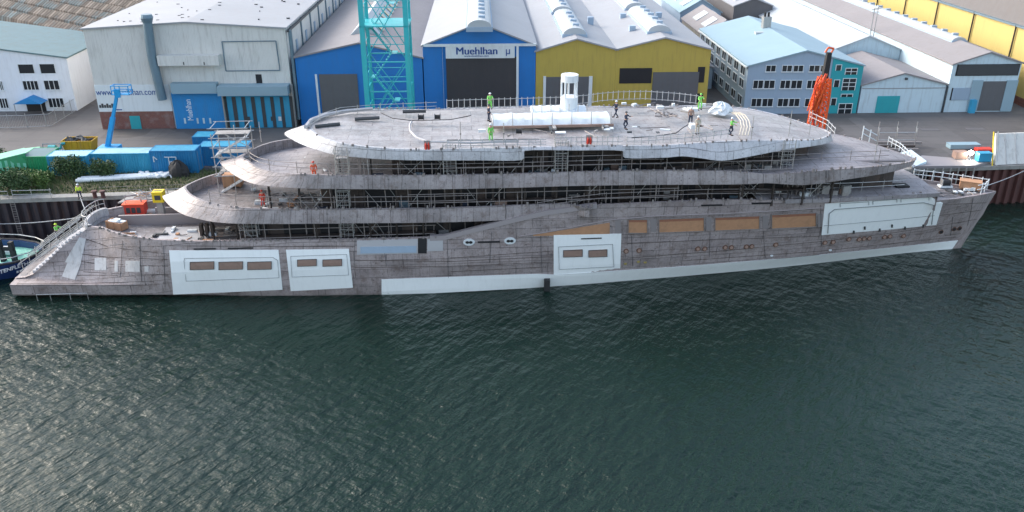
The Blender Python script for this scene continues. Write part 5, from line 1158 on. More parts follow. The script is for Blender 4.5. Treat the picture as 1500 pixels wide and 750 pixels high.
# background roofs between the halls and the warehouses
for lab, a0, a1, b0, b1, zl, zr, wl, rl in (('grey roofed shed with white skylights behind the pale blue office roof', 41, 49, 158, 176, 10.5, 13, 'concrete', 'roof_grey'), ('narrow white roofed shed behind the ochre halls', 34.5, 40, 172, 200, 10, 12, 'wall_white', 'roof_bright'),
                                            ('low pale roofed shed beside the ochre hall side wall', 33.6, 38.5, 140, 168, 8.5, 9.2, 'slate', 'roof_white'), ('brown walled store at the top between the roofs', 52, 60, 178, 200, 12.5, 14, 'roof_dark', 'roof_white'), ('blue grey roofed shed beyond the grey shed', 41.5, 50, 180, 215, 11, 13.5, 'slate', 'roof_ice')):
    t_, rf = gable('shed', lab, 'shed', a0, a1, b0, b1, zl, (a0 + a1) / 2, zr, zl, M[wl], M[rl])
    am = (a0 + a1) / 2
    for sg in (-1, 1):
        for kk in range(2):
            q = b0 + 3 + kk * 7; d_ = (zr - zl) / (am - a0); a_1, a_2 = am + sg * .8, am + sg * (am - a0) * .75
            mk('skylight', MB().hexa([W(a_1, q, zr - .8 * d_ + .2), W(a_2, q, zr - abs(a_2 - am) * d_ + .2), W(a_2, q + 3.5, zr - abs(a_2 - am) * d_ + .2), W(a_1, q + 3.5, zr - .8 * d_ + .2), W(a_1, q, zr - .8 * d_ + .35), W(a_2, q, zr - abs(a_2 - am) * d_ + .35), W(a_2, q + 3.5, zr - abs(a_2 - am) * d_ + .35), W(a_1, q + 3.5, zr - .8 * d_ + .35)]), M['roof_bright'] if rl != 'roof_bright' else M['slate'], rf)
lv = T('roof_cooler', 'long dark louvred cooler on the shed beside the ochre hall', 'cooler', W(35, 150, 9)); mk('housing', MB().box(34.6, 36.2, 148, 160, 9, 10.2, W), M['roof_dark'], lv); mk('fan_deck', MB().box(34.4, 36.4, 147.8, 160.2, 10.2, 10.35, W), M['slate'], lv)
# ------------------------------------------------------------------ turquoise tower crane
CB = 106.
al, zt_ = fb(528, 0, CB); ar_, _ = fb(597, 80, CB); al = fb(534, 90, CB)[0]
cr = T('tower_crane', 'turquoise lattice crane tower standing on the quay behind the yacht', 'crane', W(al, CB, ZG)); ZT = 34.; dp = 5.2
CS = [(al, CB), (ar_, CB), (ar_, CB + dp), (al, CB + dp)]
for i, (a, b) in enumerate(CS):
    q = .3 if i in (0, 1) else .2; mk('leg', MB().box(a - q, a + q, b - q, b + q, ZG, ZT, W), M['turq'], cr)
LV = [ZG + .6, 9, 13.5, 17.2, 21.5, 26, 30.5, 34]
for i, zz in enumerate(LV):
    m = MB()
    for (p, q) in zip(CS, CS[1:] + CS[:1]): m.tube(W(*p, zz), W(*q, zz), .1, 4)
    mk('beam', m, M['turq'], cr)
    if i + 1 < len(LV):
        m = MB(); z2 = LV[i + 1]
        for (p, q) in zip(CS, CS[1:] + CS[:1]):
            c = ((p[0] + q[0]) / 2, (p[1] + q[1]) / 2); hi, lo = (zz, z2) if i % 2 else (z2, zz)
            m.tube(W(*p, hi), W(*c, lo), .07, 4); m.tube(W(*q, hi), W(*c, lo), .07, 4); zm = (zz + z2) / 2
            m.tube(W(*p, zm), W(*q, zm), .06, 4)
        mk('brace', m, M['turq'], cr)
a_ = al + 1.0
for i in range(9):
    zz = ZG + 1 + i * 3.0; x0, x1 = (a_, a_ + 2.2) if i % 2 else (a_ + 2.2, a_); m = MB()
    for y in (1.2, 1.9): m.tube(W(x0, CB + y, zz), W(x1, CB + y, zz + 3), .08, 4); m.tube(W(x0, CB + y, zz + 1), W(x1, CB + y, zz + 4), .04, 4)
    for k in range(9): f = (k + .5) / 9; m.box(x0 + (x1 - x0) * f - .12, x0 + (x1 - x0) * f + .12, CB + 1.2, CB + 1.9, zz + 3 * f, zz + 3 * f + .04, W)
    mk('stair_flight', m, M['turq'], cr)
    mk('landing', MB().box(a_ - .5 if i % 2 else a_ + 2.2, a_ if i % 2 else a_ + 2.9, CB + 1, CB + 3, zz - .04, zz, W), M['turq'], cr)
mk('platform', MB().box(al - .3, ar_ + .3, CB - .3, CB + dp + .3, 21.45, 21.6, W), M['turq'], cr)
0 and mk('cable_reel', MB().tube(W(ar_ - 1.2, CB - .2, 22.4), W(ar_ - 1.2, CB + .3, 22.4), .8, 12), M['line'], cr)
for i in range(4): a = al + .4 + i * 1.5; t_ = T('site_cabin', ('white site cabin panel, number %s from the left, under the crane' % ['one', 'two', 'three', 'four'][i]), 'site cabin', W(a, 112, ZG)); mk('body', MB().box(a, a + 1.3, 112, 114, ZG, 7.6, W), M['white2'], t_); mk('window', MB().box(a + .3, a + 1., 111.95, 112, 6, 7, W), M['glass'], t_)
# ------------------------------------------------------------------ orange lattice boom rig
OBB = 104.
rg = T('piling_rig', 'orange lattice boom rig with black top standing on the quay near the bow', 'crane', W(fb(1195, 190, OBB)[0], OBB, ZG))
def pcent(v): return 1196 + (180 - v) * .18
m = MB(); CH4 = []
for v, hw in ((215, .85), (180, .8), (150, .78), (130, .72), (114, .6), (95, .3), (77, .28)):
    a, zz = fb(pcent(v), v, OBB); CH4.append((a, zz, hw))
for (a, zz, h), (a2, z2, h2) in zip(CH4[:5], CH4[1:5]):
    seg = MB()
    for sx in (-1, 1):
        for sy in (-1, 1): seg.tube(W(a + sx * h, OBB + sy * h, zz), W(a2 + sx * h2, OBB + sy * h2, z2), .12, 5)
        K = 3
        for k in range(K):
            f0, f1 = k / K, (k + 1) / K; L_ = lambda f, s: (a + (a2 - a) * f + s * (h + (h2 - h) * f), zz + (z2 - zz) * f)
            p, q = L_(f0, -sx), L_(f1, sx); seg.tube(W(p[0], OBB - h, p[1]), W(q[0], OBB - h, q[1]), .07, 4); seg.tube(W(p[0], OBB + h, p[1]), W(q[0], OBB + h, q[1]), .1, 4)
            seg.tube(W(L_(f0, sx)[0], OBB - h, p[1]), W(L_(f1, sx)[0], OBB + h, q[1]), .1, 4); seg.tube(W(L_(f0, sx)[0], OBB + h, p[1]), W(L_(f1, sx)[0], OBB - h, q[1]), .1, 4)
    mk('lattice', seg, M['orange'], rg)
(a, zz, h), (a2, z2, h2) = CH4[4], CH4[6]; h = .34
mk('head', MB().hexa([W(a - h, OBB - h, zz), W(a + h, OBB - h, zz), W(a + h, OBB + h, zz), W(a - h, OBB + h, zz), W(a2 - h2, OBB - h2, z2), W(a2 + h2, OBB - h2, z2), W(a2 + h2, OBB + h2, z2), W(a2 - h2, OBB + h2, z2)]), M['black'], rg)
mk('sheave', MB().path([W(a2 - .5, OBB, z2), W(a2 - .2, OBB, z2 + .6), W(a2 + .5, OBB, z2 + .5), W(a2 + .3, OBB, z2)], .12, 6), M['orange'], rg)
mk('carriage', MB().box(CH4[0][0] - 1.6, CH4[0][0] + 1.6, OBB - 1.6, OBB + 2.5, ZG, 7, W), M['orange'], rg)
for k in range(34):
    v = random.uniform(108, 150); a, zz = fb(pcent(v) + random.uniform(-8, 5), v, OBB - 1.2); y = OBB - random.uniform(.6, 1.4); l = random.uniform(1.5, 4); j = lambda: random.uniform(-.3, .2)
    mk('hose', MB().path([W(a, y, zz), W(a - .25 + j(), y, zz - l * .35), W(a - .3 + j(), y, zz - l * .7), W(a - .45 + j(), y, zz - l)], random.uniform(.05, .11), 5), M['orange'] if k % 5 else M['red'], rg)
# ------------------------------------------------------------------ blue boom lift
p = gz(161, 238, ZG); bl_ = T('boom_lift', 'blue telescopic boom lift raised in front of the grey hall', 'boom lift', (p.x, p.y, ZG))
mk('chassis', MB().box(-1.2, 2.2, -1.1, 1.1, .5, 1.3), M['liftblue'], bl_, local=True); mk('turret', MB().box(-.8, 1.6, -.8, .8, 1.3, 2.2), M['liftblue'], bl_, local=True)
for x in (-.9, 1.6):
    for y in (-1., 1.): mk('wheel', MB().tube((x, y - .2, .5), (x, y + .2, .5), .5, 16), M['black'], bl_, local=True)
d_ = ray(172, 135); tt = (p.y + .5) / d_.y; tp = CAM + d_ * tt - bl_.location
bs = Vector((0.1, 0, 2.)); mid_ = bs + (tp - bs) * .55
m = MB().tube(bs, mid_, .36, 4); mk('boom', m, M['liftblue'], bl_, local=True); mk('inner_boom', MB().tube(mid_, tp, .24, 4), M['liftblue'], bl_, local=True)
bk = MB(); bp_ = tp + Vector((.5, -.2, -.2)); X = 1.9
bk.box(bp_.x - .9, bp_.x + 1.2, bp_.y - .5, bp_.y + .5, bp_.z, bp_.z + .08)
for zz in (.5, 1.1):
    c = [(-.9, -.5), (1.2, -.5), (1.2, .5), (-.9, .5)]
    for q, r_ in zip(c, c[1:] + c[:1]): bk.tube((bp_.x + q[0], bp_.y + q[1], bp_.z + zz), (bp_.x + r_[0], bp_.y + r_[1], bp_.z + zz), .06, 4)
for q in ((-.9, -.5), (1.2, -.5), (1.2, .5), (-.9, .5), (.15, -.5)): bk.tube((bp_.x + q[0], bp_.y + q[1], bp_.z), (bp_.x + q[0], bp_.y + q[1], bp_.z + 1.1), .06, 4)
bk.box(bp_.x - .6, bp_.x + .1, bp_.y - .55, bp_.y - .4, bp_.z - .3, bp_.z + .7)
mk('basket', bk, M['liftblue'], bl_, local=True)
# ------------------------------------------------------------------ containers, skips
def container(u0, u1, vb, label, mat, h=2.5, dep=2.4, rz=None, roof=M['cont_roof'], zb=ZG, L=None, group=None, name='shipping_container', mark=0):
    p0 = gz(u0, vb, zb); p1 = gz(u1, vb, zb); l = L or (p1.x - p0.x)
    t = T(name, label, 'container', (p0.x, p0.y, zb), group, BE if rz is None else rz)
    m = MB(); K = int(l / .28)
    def side(y, sg):
        pts = []; 
        for i in range(K):
            x = l * i / K; w_ = l / K; pts += [(x, 0), (x + w_ * .35, 0), (x + w_ * .5, .05), (x + w_ * .85, .05)]
        pts.append((l, 0)); m.grid([[(x, y + sg * dy, .12) for x, dy in pts], [(x, y + sg * dy, h - .12) for x, dy in pts]])
    side(.03, 1); side(dep - .03, -1)
    for x in (.03, l - .03): m.add([(x, 0, .1), (x, dep, .1), (x, dep, h - .1), (x, 0, h - .1)], [(0, 1, 2, 3)])
    mk('side_walls', m, mat, t, local=True)
    mk('roof', MB().box(.05, l - .05, .05, dep - .05, h - .1, h - .02), roof, t, local=True)
    f = MB()
    for y in (0, dep - .12):
        f.box(0, l, y, y + .12, 0, .14); f.box(0, l, y, y + .12, h - .13, h)
        for x in (0, l - .14): f.box(x, x + .14, y, y + .12, .14, h - .13)
    for x in (0, l - .12): f.box(x, x + .12, .12, dep - .12, 0, .14); f.box(x, x + .12, .12, dep - .12, h - .13, h)
    mk('frame', f, mat, t, local=True)
    for k in range(2):
        d1 = mk('door', MB().box(l - .02, l + .03, .14 + k * (dep / 2 - .12), .02 + (k + 1) * (dep / 2 - .02), .16, h - .15), mat, t, local=True); mk('lock_rod', MB().tube((l + .07, .5 + k * dep / 2, .2), (l + .07, .5 + k * dep / 2, h - .2), .025, 5), M['galv'], d1, local=True)
    if mark:
        mm = MB(); c = l * .42
        for q in (((c - .6, .9), (c + .8, .9)), ((c - .1, .9), (c - .1, -.3)), ((c + .8, .9), (c + .75, .2)), ((c - .1, .3), (c + .3, .3)), ((c - 1.9, 1.0), (c - 1.5, .6)), ((c - 1.9, 1.0), (c - 1.9, .3))):
            mm.tube((q[0][0], -.01, 1.2 + q[0][1]), (q[1][0], -.01, 1.2 + q[1][1]), .06, 4)
        mk('chalk_mark', mm, M['white2'], t, local=True)
    return t
container(74, 132, 258, 'pale blue container with bleached roof nearest the green skip', M['cont_pale'])
container(138, 222, 254, 'long bright blue container in the middle of the row', M['cont_pale'])
container(224, 290, 254.5, 'taller blue container with white chalk marks', M['cont_blue'], h=2.9, roof=M['cont_pale'], mark=1)
container(284, 312, 221, 'small blue box container behind the row', M['cont_blue'], h=1.9, dep=2.6, roof=M['cont_pale'])
container(294, 364, 243, 'blue container partly hidden behind the scaffold stairs', M['cont_blue'], roof=M['cont_pale'])
# green skips
def skip(u, v, l, wd, h, rz, mat, label, rim=None, fill=None, tilt=0, name='skip', z0=ZG):
    p = gz(u, v, z0); t = T(name, label, 'skip', (p.x, p.y, z0), None, rz); t.rotation_euler.y = tilt
    m = MB(); b = [(-l / 2 + .3, -wd / 2, .15), (l / 2 - .3, -wd / 2, .15), (l / 2 - .3, wd / 2, .15), (-l / 2 + .3, wd / 2, .15)]; tp_ = [(-l / 2, -wd / 2, h), (l / 2, -wd / 2, h), (l / 2, wd / 2, h), (-l / 2, wd / 2, h)]
    m.add(b + tp_, [(0, 1, 2, 3), (0, 1, 5, 4), (1, 2, 6, 5), (2, 3, 7, 6), (3, 0, 4, 7)])
    ii = [(x * .95, y * .93, zz) for x, y, zz in tp_] + [(x * .95, y * .93, .25) for x, y, zz in b]; m.add(ii, [(0, 1, 5, 4), (1, 2, 6, 5), (2, 3, 7, 6), (3, 0, 4, 7), (4, 5, 6, 7)])
    mk('body', m, mat, t, local=True, normals=False)
    r_ = MB()
    for q, w_ in zip(tp_, tp_[1:] + tp_[:1]): r_.tube(q, w_, .07, 4)
    mk('rim', r_, rim or mat, t, local=True)
    rb = MB()
    for i in range(5): x = -l / 2 + .5 + (l - 1) * i / 4; rb.box(x - .05, x + .05, -wd / 2 - .08, -wd / 2, .2, h)
    mk('ribs', rb, mat, t, local=True)
    for y in (-wd / 2 + .2, wd / 2 - .2): mk('skid', MB().box(-l / 2 + .3, l / 2 - .3, y - .1, y + .1, 0, .15), M['black'], t, local=True)
    if fill:
        f = MB()
        for _ in range(26): x, y = random.uniform(-l / 2 + .5, l / 2 - .5), random.uniform(-wd / 2 + .4, wd / 2 - .4); a = random.uniform(0, 3); q = random.uniform(.2, .8); f.tube((x - q * math.cos(a), y - q * .5 * math.sin(a), h - .25 + random.uniform(-.1, .2)), (x + q * math.cos(a), y + q * .5 * math.sin(a), h + random.uniform(-.1, .3)), random.uniform(.06, .2), 5)
        mk('load', f, fill, t, local=True)
    return t
skip(120, 221, 3.9, 2.1, 1.6, BE, M['skipyellow'], 'yellow skip heaped with dark scrap on the yard', fill=M['line'])
gs = container(36, 66, 256, 'green steel container with rusty roof', M['green'], h=2.3, dep=3.6, roof=M['roof_teal'], L=3.0)
t = T('tipped_skip', 'green slatted skip tipped up on its side beyond the shrubs', 'skip', gz(14, 258, ZG), None, BE + .5)
mk('body', MB().hexa([(-2.3, -.9, 0), (2.0, -.9, 0.2), (2.0, 1.6, .2), (-2.3, 1.6, 0), (-2.1, -.4, 2.1), (2.2, -.4, 2.6), (2.1, 1.7, 2.6), (-2.1, 1.7, 2.1)]), M['green'], t, local=True)
for i in range(7): x = -2.0 + i * .62; mk('slat', MB().hexa([(x, -.97, .2), (x + .3, -.97, .2), (x + .3, -.9, .2), (x, -.9, .2), (x, -.47, 2.1), (x + .3, -.47, 2.1), (x + .3, -.4, 2.1), (x, -.4, 2.1)]), M['palegreen'], t, local=True)
mk('lid', MB().hexa([(-2.3, -.5, 2.1), (2.3, -.5, 2.62), (2.3, 1.8, 2.62), (-2.3, 1.8, 2.1), (-2.3, -.5, 2.2), (2.3, -.5, 2.72), (2.3, 1.8, 2.72), (-2.3, 1.8, 2.2)]), M['palegreen'], t, local=True)
p = gz(34, 249, ZG); t = T('steel_sheet', 'pale green sheet lid leaning between the tipped skip and the green container', 'steel sheet', p, None, BE); mk('sheet', MB().hexa([(-1.1, 0, 1.4), (1.3, 0, 1.6), (1.6, 2.2, 2.2), (-.3, 2.2, 2.0), (-1.1, 0, 1.5), (1.3, 0, 1.7), (1.6, 2.2, 2.3), (-.3, 2.2, 2.1)]), M['palegreen'], t, local=True); mk('legs', MB().tube((-.6, .5, 0), (-.6, .5, 1.6), .06).tube((1, 1.5, 0), (1, 1.5, 2), .06), M['rustytube'], t, local=True)
# teal machine beside skip
p = gz(83, 226, ZG); t = T('pump_unit', 'teal pump unit with bent pipes beside the yellow skip', 'pump', p, None, BE)
mk('base', MB().box(-1.2, 1.2, -.6, .6, 0, .25), M['line'], t, local=True); mk('motor', MB().tube((-.8, 0, .8), (.1, 0, .8), .45, 12), M['teal'], t, local=True); mk('pipe', MB().path([(.1, 0, .8), (.7, 0, .8), (.9, 0, 1.4), (1.3, .2, 1.4)], .16, 8), M['teal'], t, local=True); mk('frame', MB().path([(-1.2, -.6, .2), (-1.2, -.6, 1.6), (1.2, -.6, 1.6), (1.2, -.6, .2)], .05), M['pipe'], t, local=True)
# white pipes bundle + rubble bags + black bag
m_ = None
for k, (u0, v0, u1, v1) in enumerate(((112, 268, 240, 261), (115, 266, 245, 259), (120, 264, 250, 257))):
    a, b = gz(u0, v0, ZG), gz(u1, v1, ZG); c = (a + b) / 2
    lab = ['nearest long white pipe lying in the grass before the containers', 'middle long white pipe lying in the grass before the containers', 'farthest long white pipe lying in the grass before the containers'][k]
    mk('white_pipe', MB().tube(a + Vector((0, 0, .25)), b + Vector((0, 0, .25)), .24, 10), M['white2'], None, lab, 'pipe', 'white pipes in the grass', loc=a)
mb = MB()
for _ in range(60):
    p = gz(random.uniform(205, 252), random.uniform(254, 260), ZG + .2); s_ = random.uniform(.1, .35); mb.lathe(p, [(s_ * .5, -.1), (s_, .05), (s_ * .7, s_), (.02, s_ * 1.2)], 6)
mk('rubble', mb, M['white2'], None, 'white rubble strewn before the blue containers', 'rubble', kind='stuff')
p = gz(263, 258, ZG); t = T('tarp_bundle', 'black tarpaulin heap leaning on the tall blue container', 'tarpaulin', p); m = MB()
rows = []
for j in range(6):
    f = j / 5 * math.pi / 2; rows.append([Vector((1.25 * math.cos(2 * math.pi * i / 12) * math.cos(f) * (1 + .15 * math.sin(i * 3 + j)), .8 * math.sin(2 * math.pi * i / 12) * math.cos(f), 1.9 * math.sin(f) * (1 + .12 * math.cos(i * 2)))) for i in range(12)]); rows[-1].append(rows[-1][0])
m.grid(rows); mk('tarpaulin', m, M['black'], t, local=True)
# ------------------------------------------------------------------ right quay
p = gz(1385, 238, ZG + .4)
pl = T('work_platform', 'rusty steel work platform on the quay edge beside the bow', 'platform', gz(1375, 243, ZG + .4))
P = [gz(u, v, ZG + .45) for u, v in ((1336, 244), (1428, 243), (1452, 236), (1350, 228))]
P = [Vector((q.x, q.y, 0)) for q in P]
mk('deck', MB().prism([(q.x, q.y) for q in P], lambda x, y: Vector((x, y, ZG + .15)), lambda x, y: Vector((x, y, ZG + .5))), M['deck_fore'], pl)
for i in range(9):
    q = P[0] + (P[1] - P[0]) * i / 8; mk('strut', MB().path([q + Vector((0, -.05, ZG + .2)), q + Vector((0, -.1, 3.)), q + Vector((0, 1.2, 1.5))], .1, 5), M['galv'], pl)
def slabbox(label, cat, u, v, l, wd, h, mat, rz=BE, z0=ZG + .5, name='box', extra=None):
    p = gz(u, v, z0); t = T(name, label, cat, p, None, rz); mk('body', MB().box(-l / 2, l / 2, -wd / 2, wd / 2, .08, h), mat, t, local=True)
    mk('lid', MB().box(-l / 2 - .04, l / 2 + .04, -wd / 2 - .04, wd / 2 + .04, h, h + .06), extra or mat, t, local=True); mk('feet', MB().box(-l / 2 + .1, -l / 2 + .3, -wd / 2, wd / 2, 0, .08).box(l / 2 - .3, l / 2 - .1, -wd / 2, wd / 2, 0, .08), M['line'], t, local=True); return t
slabbox('pale tool box on the work platform left of the lit lamp', 'tool box', 1405, 232, 1.5, 1, .9, M['plybrown'], name='tool_box')
slabbox('blue tool box on the work platform right of the lit lamp', 'tool box', 1439, 236, 1.6, .9, 1.1, M['cyandoor'], name='tool_box')
slabbox('stack of pale boards behind the work platform', 'boards', 1410, 217, 4., 1.2, .6, M['roof_ice'], z0=ZG, name='board_stack')
slabbox('red pallet of material behind the lit lamp', 'pallet', 1440, 222, 2., 1., .4, M['red'], z0=ZG, name='pallet')
p = gz(1419, 235, ZG + .5); t = T('work_lamp', 'lit white work lamp on a stand on the quay platform', 'lamp', p); mk('stand', MB().tube((0, 0, 0), (0, 0, .9), .05).tube((-.4, 0, 0), (0, 0, .5), .03).tube((.4, 0, 0), (0, 0, .5), .03), M['galv'], t, local=True); mk('lamp_head', MB().lathe((0, -.1, 1.05), [(.08, -.28), (.28, -.12), (.3, 0.), (.28, .12), (.08, .28)], 14), M['lamp'], t, local=True)
p = gz(1472, 240, ZG); t = T('mesh_screen', 'tall pale translucent panel cage at the right end of the quay', 'panel cage', p, None, BE + .1)
mk('panel', MB().hexa([(-1.9, -.8, .2), (3, -.8, .2), (3, .1, .2), (-1.9, .1, .2), (-1.3, 1.2, 3.6), (3, 1.2, 3.6), (3, 1.4, 3.6), (-1.3, 1.4, 3.6)]), M['wall_concrete'], t, local=True)
for x in (-2.3, -1.7): mk('post', MB().tube((x, -.8, 0), (x + .6, 1.2, 3.9), .08), M['yellow' if x < -2 else 'galv'], t, local=True)
for x in (-.4, 1., 2.4): mk('strap', MB().tube((x, -.85, .2), (x + .3, 1.17, 3.62), .05), M['galv'], t, local=True)
# gangway, tarp
P = [Vector(gz(u, v, 8.6)) for u, v in ((1262, 222), (1300, 222))]
p = gz(1335, 240, 5.6); P = [gz(u, v, 5.7) for u, v in ((1318, 222), (1334, 221), (1357, 238), (1338, 242))]
mk('tarpaulin', MB().prism([(q.x, q.y) for q in P], lambda x, y: Vector((x, y, 5.45)), lambda x, y: Vector((x, y, 5.6 + .3 * math.sin(x)))), M['tarp'], None, 'pale blue tarpaulin over the gangway between yacht and quay', 'tarpaulin', loc=P[0])
rail([gz(u, v, 5.7) for u, v in ((1300, 212), (1318, 222), (1338, 242))], 1., 'white gangway rail beside the pale tarpaulin', .9, M['white2'], .05)
gs_ = T('scaffold', 'rusty tube scaffold and beams on the quay behind the fore part', 'scaffolding', gz(1300, 215, ZG))
for u0, u1, v in ((1278, 1340, 214), (1285, 1350, 209), (1270, 1345, 219)):
    a, b = gz(u0, v, ZG + .6), gz(u1, v, ZG + .6); mk('beam', MB().tube(a, b, .18, 4), M['rustytube'] if v != 214 else M['house'], gs_)
for u in (1283, 1310, 1338):
    a = gz(u, 220, ZG); mk('standard', MB().tube(a, a + Vector((0, 0, 3.)), .06), M['galv'], gs_); b = gz(u, 210, ZG); mk('standard', MB().tube(b, b + Vector((0, 0, 3.)), .06), M['galv'], gs_); mk('ledger', MB().tube(a + Vector((0, 0, 2.3)), b + Vector((0, 0, 2.3)), .05), M['galv'], gs_)
a, b = gz(1283, 220, ZG), gz(1338, 220, ZG); mk('ledger', MB().tube(a + Vector((0, 0, 2.4)), b + Vector((0, 0, 2.4)), .05).tube(a + Vector((0, 0, 1.4)), b + Vector((0, 0, 1.4)), .05), M['galv'], gs_)
rail([SW(*sn(u, v, 4.5)) for u, v in ((1262, 205), (1282, 216))], 1.4, 'white tube gate frame at the far edge of the third deck', 1., M['white2'], .06)
# dark patches of cover plates in the yard
for k, (u, v) in enumerate(((1329, 194), (1362, 190), (1428, 189))):
    p = gz(u, v, ZG); mk('manhole_cover', MB().box(p.x - 1.3, p.x + 1.3, p.y - .5, p.y + .5, ZG + .004, ZG + .03), M['roof_dark'], None, ['dark steel cover plate in the yard, nearest the bow scaffold', 'dark steel cover plate in the yard below the teal door', 'dark steel cover plate in the yard below the shuttered warehouse'][k], 'cover plate', 'cover plates in the yard', loc=(p.x, p.y, ZG))
# ------------------------------------------------------------------ left quay: planting, rails, ladder
P = [gz(u, v, ZG) for u, v in ((-60, 292), (380, 292), (380, 262), (-60, 258))]
x0, x1 = -75, -27
mb = MB(); mb.add([(x0, qy(x0) + 1., ZG + .02), (x1, qy(x1) + 1., ZG + .02), (x1, 99.6, ZG + .02), (x0, 101.5, ZG + .02)], [(0, 1, 2, 3)]); mk('grass_bank', mb, M['soil'], kind='structure')
mb = MB()
for _ in range(9000):
    x = random.uniform(x0, x1); y0_, y1_ = qy(x) + 1.1, 99.8 + (101.5 - 99.6) * (x1 - x) / (x1 - x0)
    y = y0_ + (y1_ - y0_) * random.random(); h = random.uniform(.12, .5) * (1.5 if x < -52 else 1); a = random.uniform(0, 6.3); w_ = random.uniform(.03, .09)
    mb.add([(x - w_ * math.cos(a), y - w_ * math.sin(a), ZG), (x + w_ * math.cos(a), y + w_ * math.sin(a), ZG), (x + random.uniform(-.2, .2), y + random.uniform(-.2, .2), ZG + h)], [(0, 1, 2)])
mk('grass', mb, M['grass'], None, 'rough grass and weeds along the quay edge', 'grass', kind='stuff', normals=False)
def bush(u, v, rx, ry, rz_, nl, mat, label, z0=ZG, name='shrub'):
    p = gz(u, v, z0); t = T(name, label, 'shrub', p); m = MB()
    lob = [(random.uniform(-.55, .55) * rx, random.uniform(-.5, .5) * ry, random.uniform(.3, .75) * rz_, random.uniform(.35, .6)) for _ in range(9)]
    for _ in range(nl):
        l = random.choice(lob); d = Vector((random.gauss(0, 1), random.gauss(0, 1), random.gauss(0, 1))).normalized() * (random.random() ** .4) * l[3]
        c = Vector((l[0] + d.x * rx, l[1] + d.y * ry, max(.05, l[2] + d.z * rz_))); s_ = random.uniform(.06, .17)
        a = Vector((random.gauss(0, 1), random.gauss(0, 1), random.gauss(0, 1))).normalized(); b = a.orthogonal().normalized()
        m.add([c - a * s_, c + b * s_ * .6, c + a * s_, c - b * s_ * .6], [(0, 1, 2, 3)])
    mk('foliage', m, mat, t, local=True, normals=False)
    s = MB()
    for l in lob: s.tube((l[0] * .1, l[1] * .1, 0), (l[0], l[1], l[2]), .05, 5, .02)
    mk('stem', s, M['plybrown'], t, local=True)
bush(100, 262, 2.4, 1.4, 2.7, 2600, M['leaf'], 'dark rounded shrub before the pale blue container')
bush(153, 260, 2.1, 1.2, 2.2, 1800, M['leaf'], 'smaller dark shrub before the bright blue container')
bush(12, 283, 4.0, 2., 2.8, 2800, M['leaf'], 'large blue green shrub at the left edge of the quay')
bush(48, 276, 2.4, 1.4, 2., 1800, M['leaf2'], 'light green shrub beside the large one at the quay edge')
bush(68, 266, 1.6, 1., 1.4, 1100, M['leaf2'], 'low yellow green shrub under the green container')
bush(30, 262, 2., 1., 1.2, 900, M['leaf2'], 'sprawling weeds below the tipped green skip')
bush(-4, 232, 1.6, 1.2, 1.6, 900, M['leaf'], 'dark shrub at the left edge behind the tipped skip')
rail([gz(u, v, ZG + .1) for u, v in ((20, 292), (78, 291))], 1.05, 'grey tube guard rail on the quay coping', 2.1, M['galv'], .035)
rail([gz(u, v, ZG + .1) for u, v in ((-20, 293.5), (14, 293))], 1.05, 'grey tube guard rail at the left end of the quay coping', 1.6, M['galv'], .035)
rail([Vector((x, qy(x) + .4, ZG + .1)) for x in (-47, -41, -34)], .9, 'low wire rail on the quay coping right of the yellow vested worker', 3, M['rustytube'], .02)
def ladder(x, label):
    y = qy(x) - .12; t = T('ladder', label, 'ladder', (x, y, 0)); 
    for dx in (-.25, .25): mk('stile', MB().tube((x + dx, y, .5), (x + dx, y, ZG + .9), .035), M['rustytube'], t)
    m = MB()
    for i in range(15): m.tube((x - .25, y, .6 + i * .3), (x + .25, y, .6 + i * .3), .025, 4)
    mk('rungs', m, M['rustytube'], t)
p = gz(14, 295, ZG); ladder(p.x, 'rusty iron ladder down the dark quay wall')
for k, u in enumerate((140, 152)):
    p = gz(u, 291, ZG); mk('bollard', MB().lathe((0, 0, 0), [(.28, 0), (.22, .1), (.22, .6), (.36, .7), (.3, .85)], 12), M['pilered'], None, ['rusty mooring bollard right of the worker on the quay', 'rusty mooring bollard nearest the stern rail'][k], 'bollard', 'bollards on the quay', loc=(p.x, p.y, ZG + .12), local=True)
def rope(a, b, sag, label, r=.05):
    P = [a + (b - a) * (i / 12) - Vector((0, 0, sag * 4 * (i / 12) * (1 - i / 12))) for i in range(13)]; mk('mooring_line', MB().path(P, r, 5), M['ropec'], None, label, 'mooring line', loc=a)
rope(gz(118, 290, ZG + .5), SW(-44.5, 1.5, 6.4), .2, 'mooring line from the quay worker down to the stern')
q = ray(-10, 328); rope(CAM + q * (90 / q.y), SW(-43.6, 2., 6.0), .3, 'long mooring line from the left to the stern', .06)
rope(SW(51.5, .6, 6.9), Vector((66, qy(66), ZG + .2)), .3, 'mooring line from the bow to the red quay wall')
# debris / scaffold boards on far side of the aft deck
t = T('gangway', 'messy scaffold board landing between the aft deck and the quay', 'gangway', gz(200, 298, 5.4)); 
P = [gz(u, v, 5.6) for u, v in ((172, 296), (250, 288), (262, 280), (185, 288))]; mk('deck', MB().prism([(q.x, q.y) for q in P], lambda x, y: Vector((x, y, 5.4)), lambda x, y: Vector((x, y, 5.55))), M['board'], t)
for i in range(14):
    a = P[0] + (P[1] - P[0]) * random.random() + (P[3] - P[0]) * random.random(); e = Vector((random.uniform(-1.5, 1.5), random.uniform(-.8, .8), random.uniform(0, .6))); mk('tube', MB().tube(a + Vector((0, 0, .1)), a + e + Vector((0, 0, .15)), .05), M['galv'] if i % 2 else M['ply'], t)
